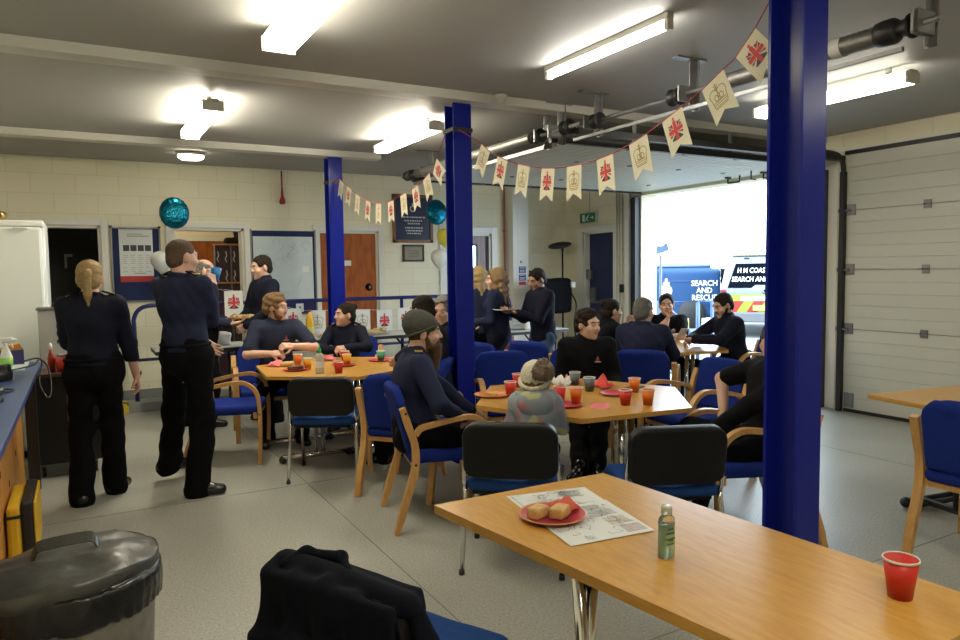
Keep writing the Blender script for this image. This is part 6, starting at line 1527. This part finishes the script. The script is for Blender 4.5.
S = SDF(.010); n_ = K['neck']; S.ell(n_+np.array([0, -.075, -.02]), (.10, .045, .075), k=.03); S.cap(n_+np.array([-.085, -.02, .01]), n_+np.array([.085, -.02, .01]), .030, k=.03); S.noise(.006, 30, 2); np_obj('hood', [S.mesh()], M_CHJ, pb)

# ------------------------------------------------------------------ outside the open door
struct(MB().bx(XR+.28, 70, -40, 70, -.3, -.02).build('ground', mat('apron_concrete', (.22, .225, .225), .85, noise=(1.5, .25))))
mb = MB(); rg = random.Random(9)
n = 60; vs = []
for i in range(n):
    a = R(10+70*i/(n-1)); r_ = 160; h_ = 1.2+2.2*(.5+.5*math.sin(i*.35))+rg.uniform(0, .5)
    for (rr, z) in ((r_-25, -.3), (r_, h_), (r_+30, -.3)): vs.append((rr*math.sin(a), rr*math.cos(a), z))
mb._new(vs, [(i*3+k, (i+1)*3+k, (i+1)*3+k+1, i*3+k+1) for i in range(n-1) for k in (0, 1)], True)
struct(mb.build('hills', mat('hazy_hill', (.045, .058, .055), 1)))
# white 4x4 with its back to us
M_VW = mat('van_white', (.165, .205, .23), .25, coat=.4); M_GLS = mat('van_glass', (.002, .003, .007), .6, spec=.02); M_TYRE = mat('tyre', (.02, .02, .02), .7)
M_LET = mat('white_vinyl', (.72, .72, .70), .5); M_YEL = mat('hi_vis_yellow', (.20, .26, .015), .5); M_ORG = mat('hi_vis_red', (.24, .010, .006), .5); M_TAIL = mat('tail_lamp', (.15, .02, .03), .2)
vx, vy, va = 12.70, 10.22, R(-51)
van = thing('rescue_van', 'white rescue vehicle with dark rear window parked outside, back towards us', 'van', (vx, vy, -.02), va)
# local: x across (+ right), y forward (away), z up; rear face at y = 0
prof = [(.0, .36), (.0, 1.02), (.19, 1.70), (.27, 1.76), (.45, 1.785), (3.0, 1.77), (3.75, 1.14), (4.35, .98), (4.45, .80), (4.42, .36)]
hwid = lambda z: .95 if z < 1.05 else .95-.17*(z-1.02)/.76
mb = MB(); n = len(prof); vv = [(sx*hwid(z), y, z) for sx in (-1, 1) for y, z in prof]
mb._new(vv, [tuple(range(n)), tuple(range(2*n-1, n-1, -1))]+[(i, n+i, n+(i+1) % n, (i+1) % n) for i in range(n)])
bmesh.ops.recalc_face_normals(mb.bm, faces=list(mb.bm.faces)); bmesh.ops.bevel(mb.bm, geom=list(mb.bm.edges), offset=.045, segments=3, profile=.5, affect='EDGES', clamp_overlap=True)
mb.build('body', M_VW, van)
sl_ = V((0, .19, .68)).normalized()
wfr = frame(V((0, -.008, 1.02)), (1, 0, 0), sl_)
MB().prism([(-.78, .06), (-.30, .06), (-.22, .13), (.22, .13), (.30, .06), (.78, .06), (.62, .60), (-.62, .60)], 0, .014, wfr).build('rear_window', M_GLS, van)
mb = MB(); mxw = wfr @ M.Translation((0, 0, .012)); text_mesh(mb, 'H M COASTGUARD', .160, mxw @ M.Translation((-.07, .44, .004)), 0, .002, bold=.001, shear=.12, width=1.03); text_mesh(mb, 'SEARCH AND RESCUE', .155, mxw @ M.Translation((-.10, .245, .004)), 0, .002, bold=.001, shear=.12, width=1.20); mb.build('lettering', M_LET, van)
mb = MB(); mb.prism([(-.78, .42), (.78, .42), (.78, .94), (-.78, .94)], 0, .012, frame(V((0, -.004, 0)), (1, 0, 0), (0, 0, 1))); mb.build('hi_vis_panel', M_YEL, van)
mb = MB()
for sx in (-1, 1):
    for k in range(2):
        x0 = .16+k*.42
        q = [(sx*x0, .42), (sx*(x0+.20), .42), (sx*(x0+.02), .72), (sx*(x0-.0), .86), (sx*(x0-.14), .80)]
        q = [(sx*(x0+.10), .42), (sx*(x0+.32), .42), (sx*(x0+.08), .80), (sx*(x0-.14), .80)]
        mb.prism(q if sx > 0 else q[::-1], 0, .016, frame(V((0, -.006, 0)), (1, 0, 0), (0, 0, 1)))
mb.build('red_chevron', M_ORG, van)
MB().bx(-.52, .52, -.03, .01, .80, .90, .01).build('tailgate_handle', mat('van_silver', (.6, .62, .64), .3), van)
MB().lathe([(.001, -.03), (.09, -.03), (.10, .0), (.001, .0)], (0, -.0, 1.02), 20, True, M.Rotation(PI/2, 4, 'X')).build('badge_recess', M_VW, van); MB().ball((0, -.035, 1.02), (.055, .012, .03)).build('maker_badge', M_GLS, van)
for sx in (-1, 1):
    MB().bx(sx*.80, sx*.93, -.02, .08, .62, 1.05, .02).build('tail_light', M_TAIL, van)
    MB().bx(sx*.955, sx*.965, .8, 3.6, 1.15, 1.5).build('side_window', M_GLS, van)
    for y in (.9, 3.5): MB().lathe([(.001, -.11), (.34, -.11), (.36, -.08), (.36, .08), (.34, .11), (.001, .11)], (sx*.85, y, .36), 26, True, M.Rotation(PI/2, 4, 'Y')).build('wheel', M_TYRE, van)
MB().bx(-.92, .92, -.10, .05, .34, .56, .03).build('bumper', mat('bumper_grey', (.10, .10, .11), .5), van)
MB().bx(-.26, .26, -.045, -.03, .60, .71).build('number_plate', mat('plate_yellow', (.7, .6, .1), .4), van)
MB().bx(-.70, .70, .22, .42, 1.78, 1.83, .01).build('roof_light_bar', mat('amber_bar', (.5, .45, .2), .4), van); MB().bx(-.46, -.34, .17, .2, 1.705, 1.725).build('roof_vent', BLACKP, van)
# dark blue van side-on behind it
bv = thing('rescue_truck', 'long blue rescue truck parked side-on beyond the white vehicle', 'truck', (12.42, 13.68, -.02), R(-34))
M_VB = mat('truck_blue', (.020, .055, .135), .4, spec=.2)
S = SDF(.04); S.rbox((0, 1.0, .88), (1.92, .95, .62), .10, k=.05); S.rbox((.2, 1.0, 1.30), (1.55, .85, .28), .14, k=.1); np_obj('body', [S.mesh()], M_VB, bv)
MB().bx(-1.6, 1.7, .15, 1.85, 1.55, 1.64, .03).build('roof', M_VW, bv); MB().bx(-1.93, 1.93, .035, .05, 1.18, 1.22).bx(-1.93, 1.93, .035, .05, .60, .63).build('side_trim', mat('truck_line', (.02, .05, .15), .4), bv)
MB().bx(-.52, -.50, .03, .05, .4, 1.4).bx(.55, .57, .03, .05, .4, 1.4).build('door_seam', mat('truck_line', (.02, .05, .15), .4), bv)
MB().bx(-1.7, -.35, .04, .06, 1.25, 1.45).build('side_window', M_GLS, bv)
mb = MB(); mt = frame(V((0, .03, 0)), (1, 0, 0), (0, 0, 1))
for s_, z in (('SEARCH', 1.13), ('AND', .95), ('RESCUE', .77)): text_mesh(mb, s_, .195, mt @ M.Translation((1.50, z, .003)) @ M.Diagonal((.92, 1, 1, 1)), 0, .003, bold=.004)
mb.build('lettering', M_LET, bv)
mb = MB(); mb.lathe([(.001, -.02), (.15, -.02), (.15, .0), (.001, .0)], (.56, .035, .95), 22, True, M.Rotation(PI/2, 4, 'X')); mb.bx(.48, .64, .015, .04, 1.07, 1.17); mb.bx(.53, .59, .015, .04, 1.15, 1.26); mb.build('crest', M_LET, bv)
for x in (-1.3, 1.2): MB().lathe([(.001, -.11), (.34, -.11), (.36, -.08), (.36, .08), (.34, .11), (.001, .11)], (x, .13, .36), 26, True, M.Rotation(PI/2, 4, 'X')).build('wheel', M_TYRE, bv)
# tubular barrier and lighting mast
M_BAR = mat('pale_blue_tube', (.06, .12, .27), .4)
t = thing('barrier', 'pale blue tubular barrier outside the open doorway with yellow notices', 'barrier', (8.2, 8.1, -.02), R(-29))
MB().tube([(-.42, 0, 0), (-.42, 0, 1.0), (.42, 0, 1.0), (.42, 0, 0)], .030, 10).build('frame', M_BAR, t); MB().cyl((.20, 0, 0), (.20, 0, 1.0), .030).build('post', M_BAR, t); MB().tube([(-.40, 0, 1.0), (-.05, 0, .72), (.06, 0, .55), (.06, 0, 0)], .022, 8).tube([(-.42, 0, .55), (.42, 0, .50)], .018, 8).build('brace', M_BAR, t)
for i, (x, c) in enumerate(((-.02, (.70, .62, .20)), (-.30, (.7, .7, .62)), (.33, (.72, .74, .74)))): MB().bx(x-.08, x+.07, -.035, -.028, .58, .74).build('notice', mat('notice%d' % i, c, .6), t)
t = thing('lighting_mast', 'thin mast with twin floodlight outside the left side of the open doorway', 'floodlight', (7.42, 7.83, -.02), R(-30))
MB().tube([(0, 0, 0), (.01, 0, 1.72)], .020, 8).build('mast', mat('mast_grey', (.13, .15, .18), .5), t)
mb = MB(); mb.box((.02, 0, 1.80), (.20, .06, .10), M.Rotation(R(-18), 3, 'Y'), .01); mb.box((-.03, .0, 1.83), (.05, .07, .05), None, .01); mb.box((.08, .0, 1.86), (.05, .07, .05), None, .01); mb.build('lamp_head', mat('mast_blue', (.10, .16, .28), .4), t)
MB().lathe([(.001, 0), (.25, 0), (.22, .04), (.03, .06)], (0, 0, 0), 16).build('base', mat('mast_grey', (.13, .15, .18), .5), t)

# ------------------------------------------------------------------ sky, camera
w = bpy.data.worlds.new('World'); SC.world = w; w.use_nodes = True
bg = w.node_tree.nodes['Background']; bg.inputs['Color'].default_value = (.68, .85, 1.0, 1); bg.inputs['Strength'].default_value = 9.5
pl = bpy.data.lights.new('doorway_portal', 'AREA'); pl.shape = 'RECTANGLE'; pl.size = 2.75; pl.size_y = 2.5; pl.cycles.is_portal = True
po = link(bpy.data.objects.new('doorway_portal', pl)); po.location = (XR+.30, 6.245, 1.25); po.rotation_euler = (0, R(90), 0); po.rotation_euler = (R(90), 0, R(90))
cam = bpy.data.cameras.new('camera'); co = link(bpy.data.objects.new('camera', cam)); SC.camera = co
cam.sensor_width = 36; cam.lens = 36*711.6/960; cam.clip_start = .05; cam.clip_end = 500
yaw, pitch, roll = .510241, -.068601, -.014316
fw = V((math.sin(yaw)*math.cos(pitch), math.cos(yaw)*math.cos(pitch), math.sin(pitch))); rt = V((math.cos(yaw), -math.sin(yaw), 0)); up = rt.cross(fw)
r2 = rt*math.cos(roll)+up*math.sin(roll); u2 = up*math.cos(roll)-rt*math.sin(roll)
mw = M(((r2.x, u2.x, -fw.x, 0), (r2.y, u2.y, -fw.y, 0), (r2.z, u2.z, -fw.z, 1.5), (0, 0, 0, 1)))
co.matrix_world = mw
vs_ = SC.view_settings; vs_.view_transform = 'Standard'; vs_.look = 'None'; vs_.gamma = 1; vs_.use_curve_mapping = False; vs_.exposure = 0.13
SC.cycles.use_denoising = True; SC.cycles.max_bounces = 8; SC.cycles.sample_clamp_indirect = 6
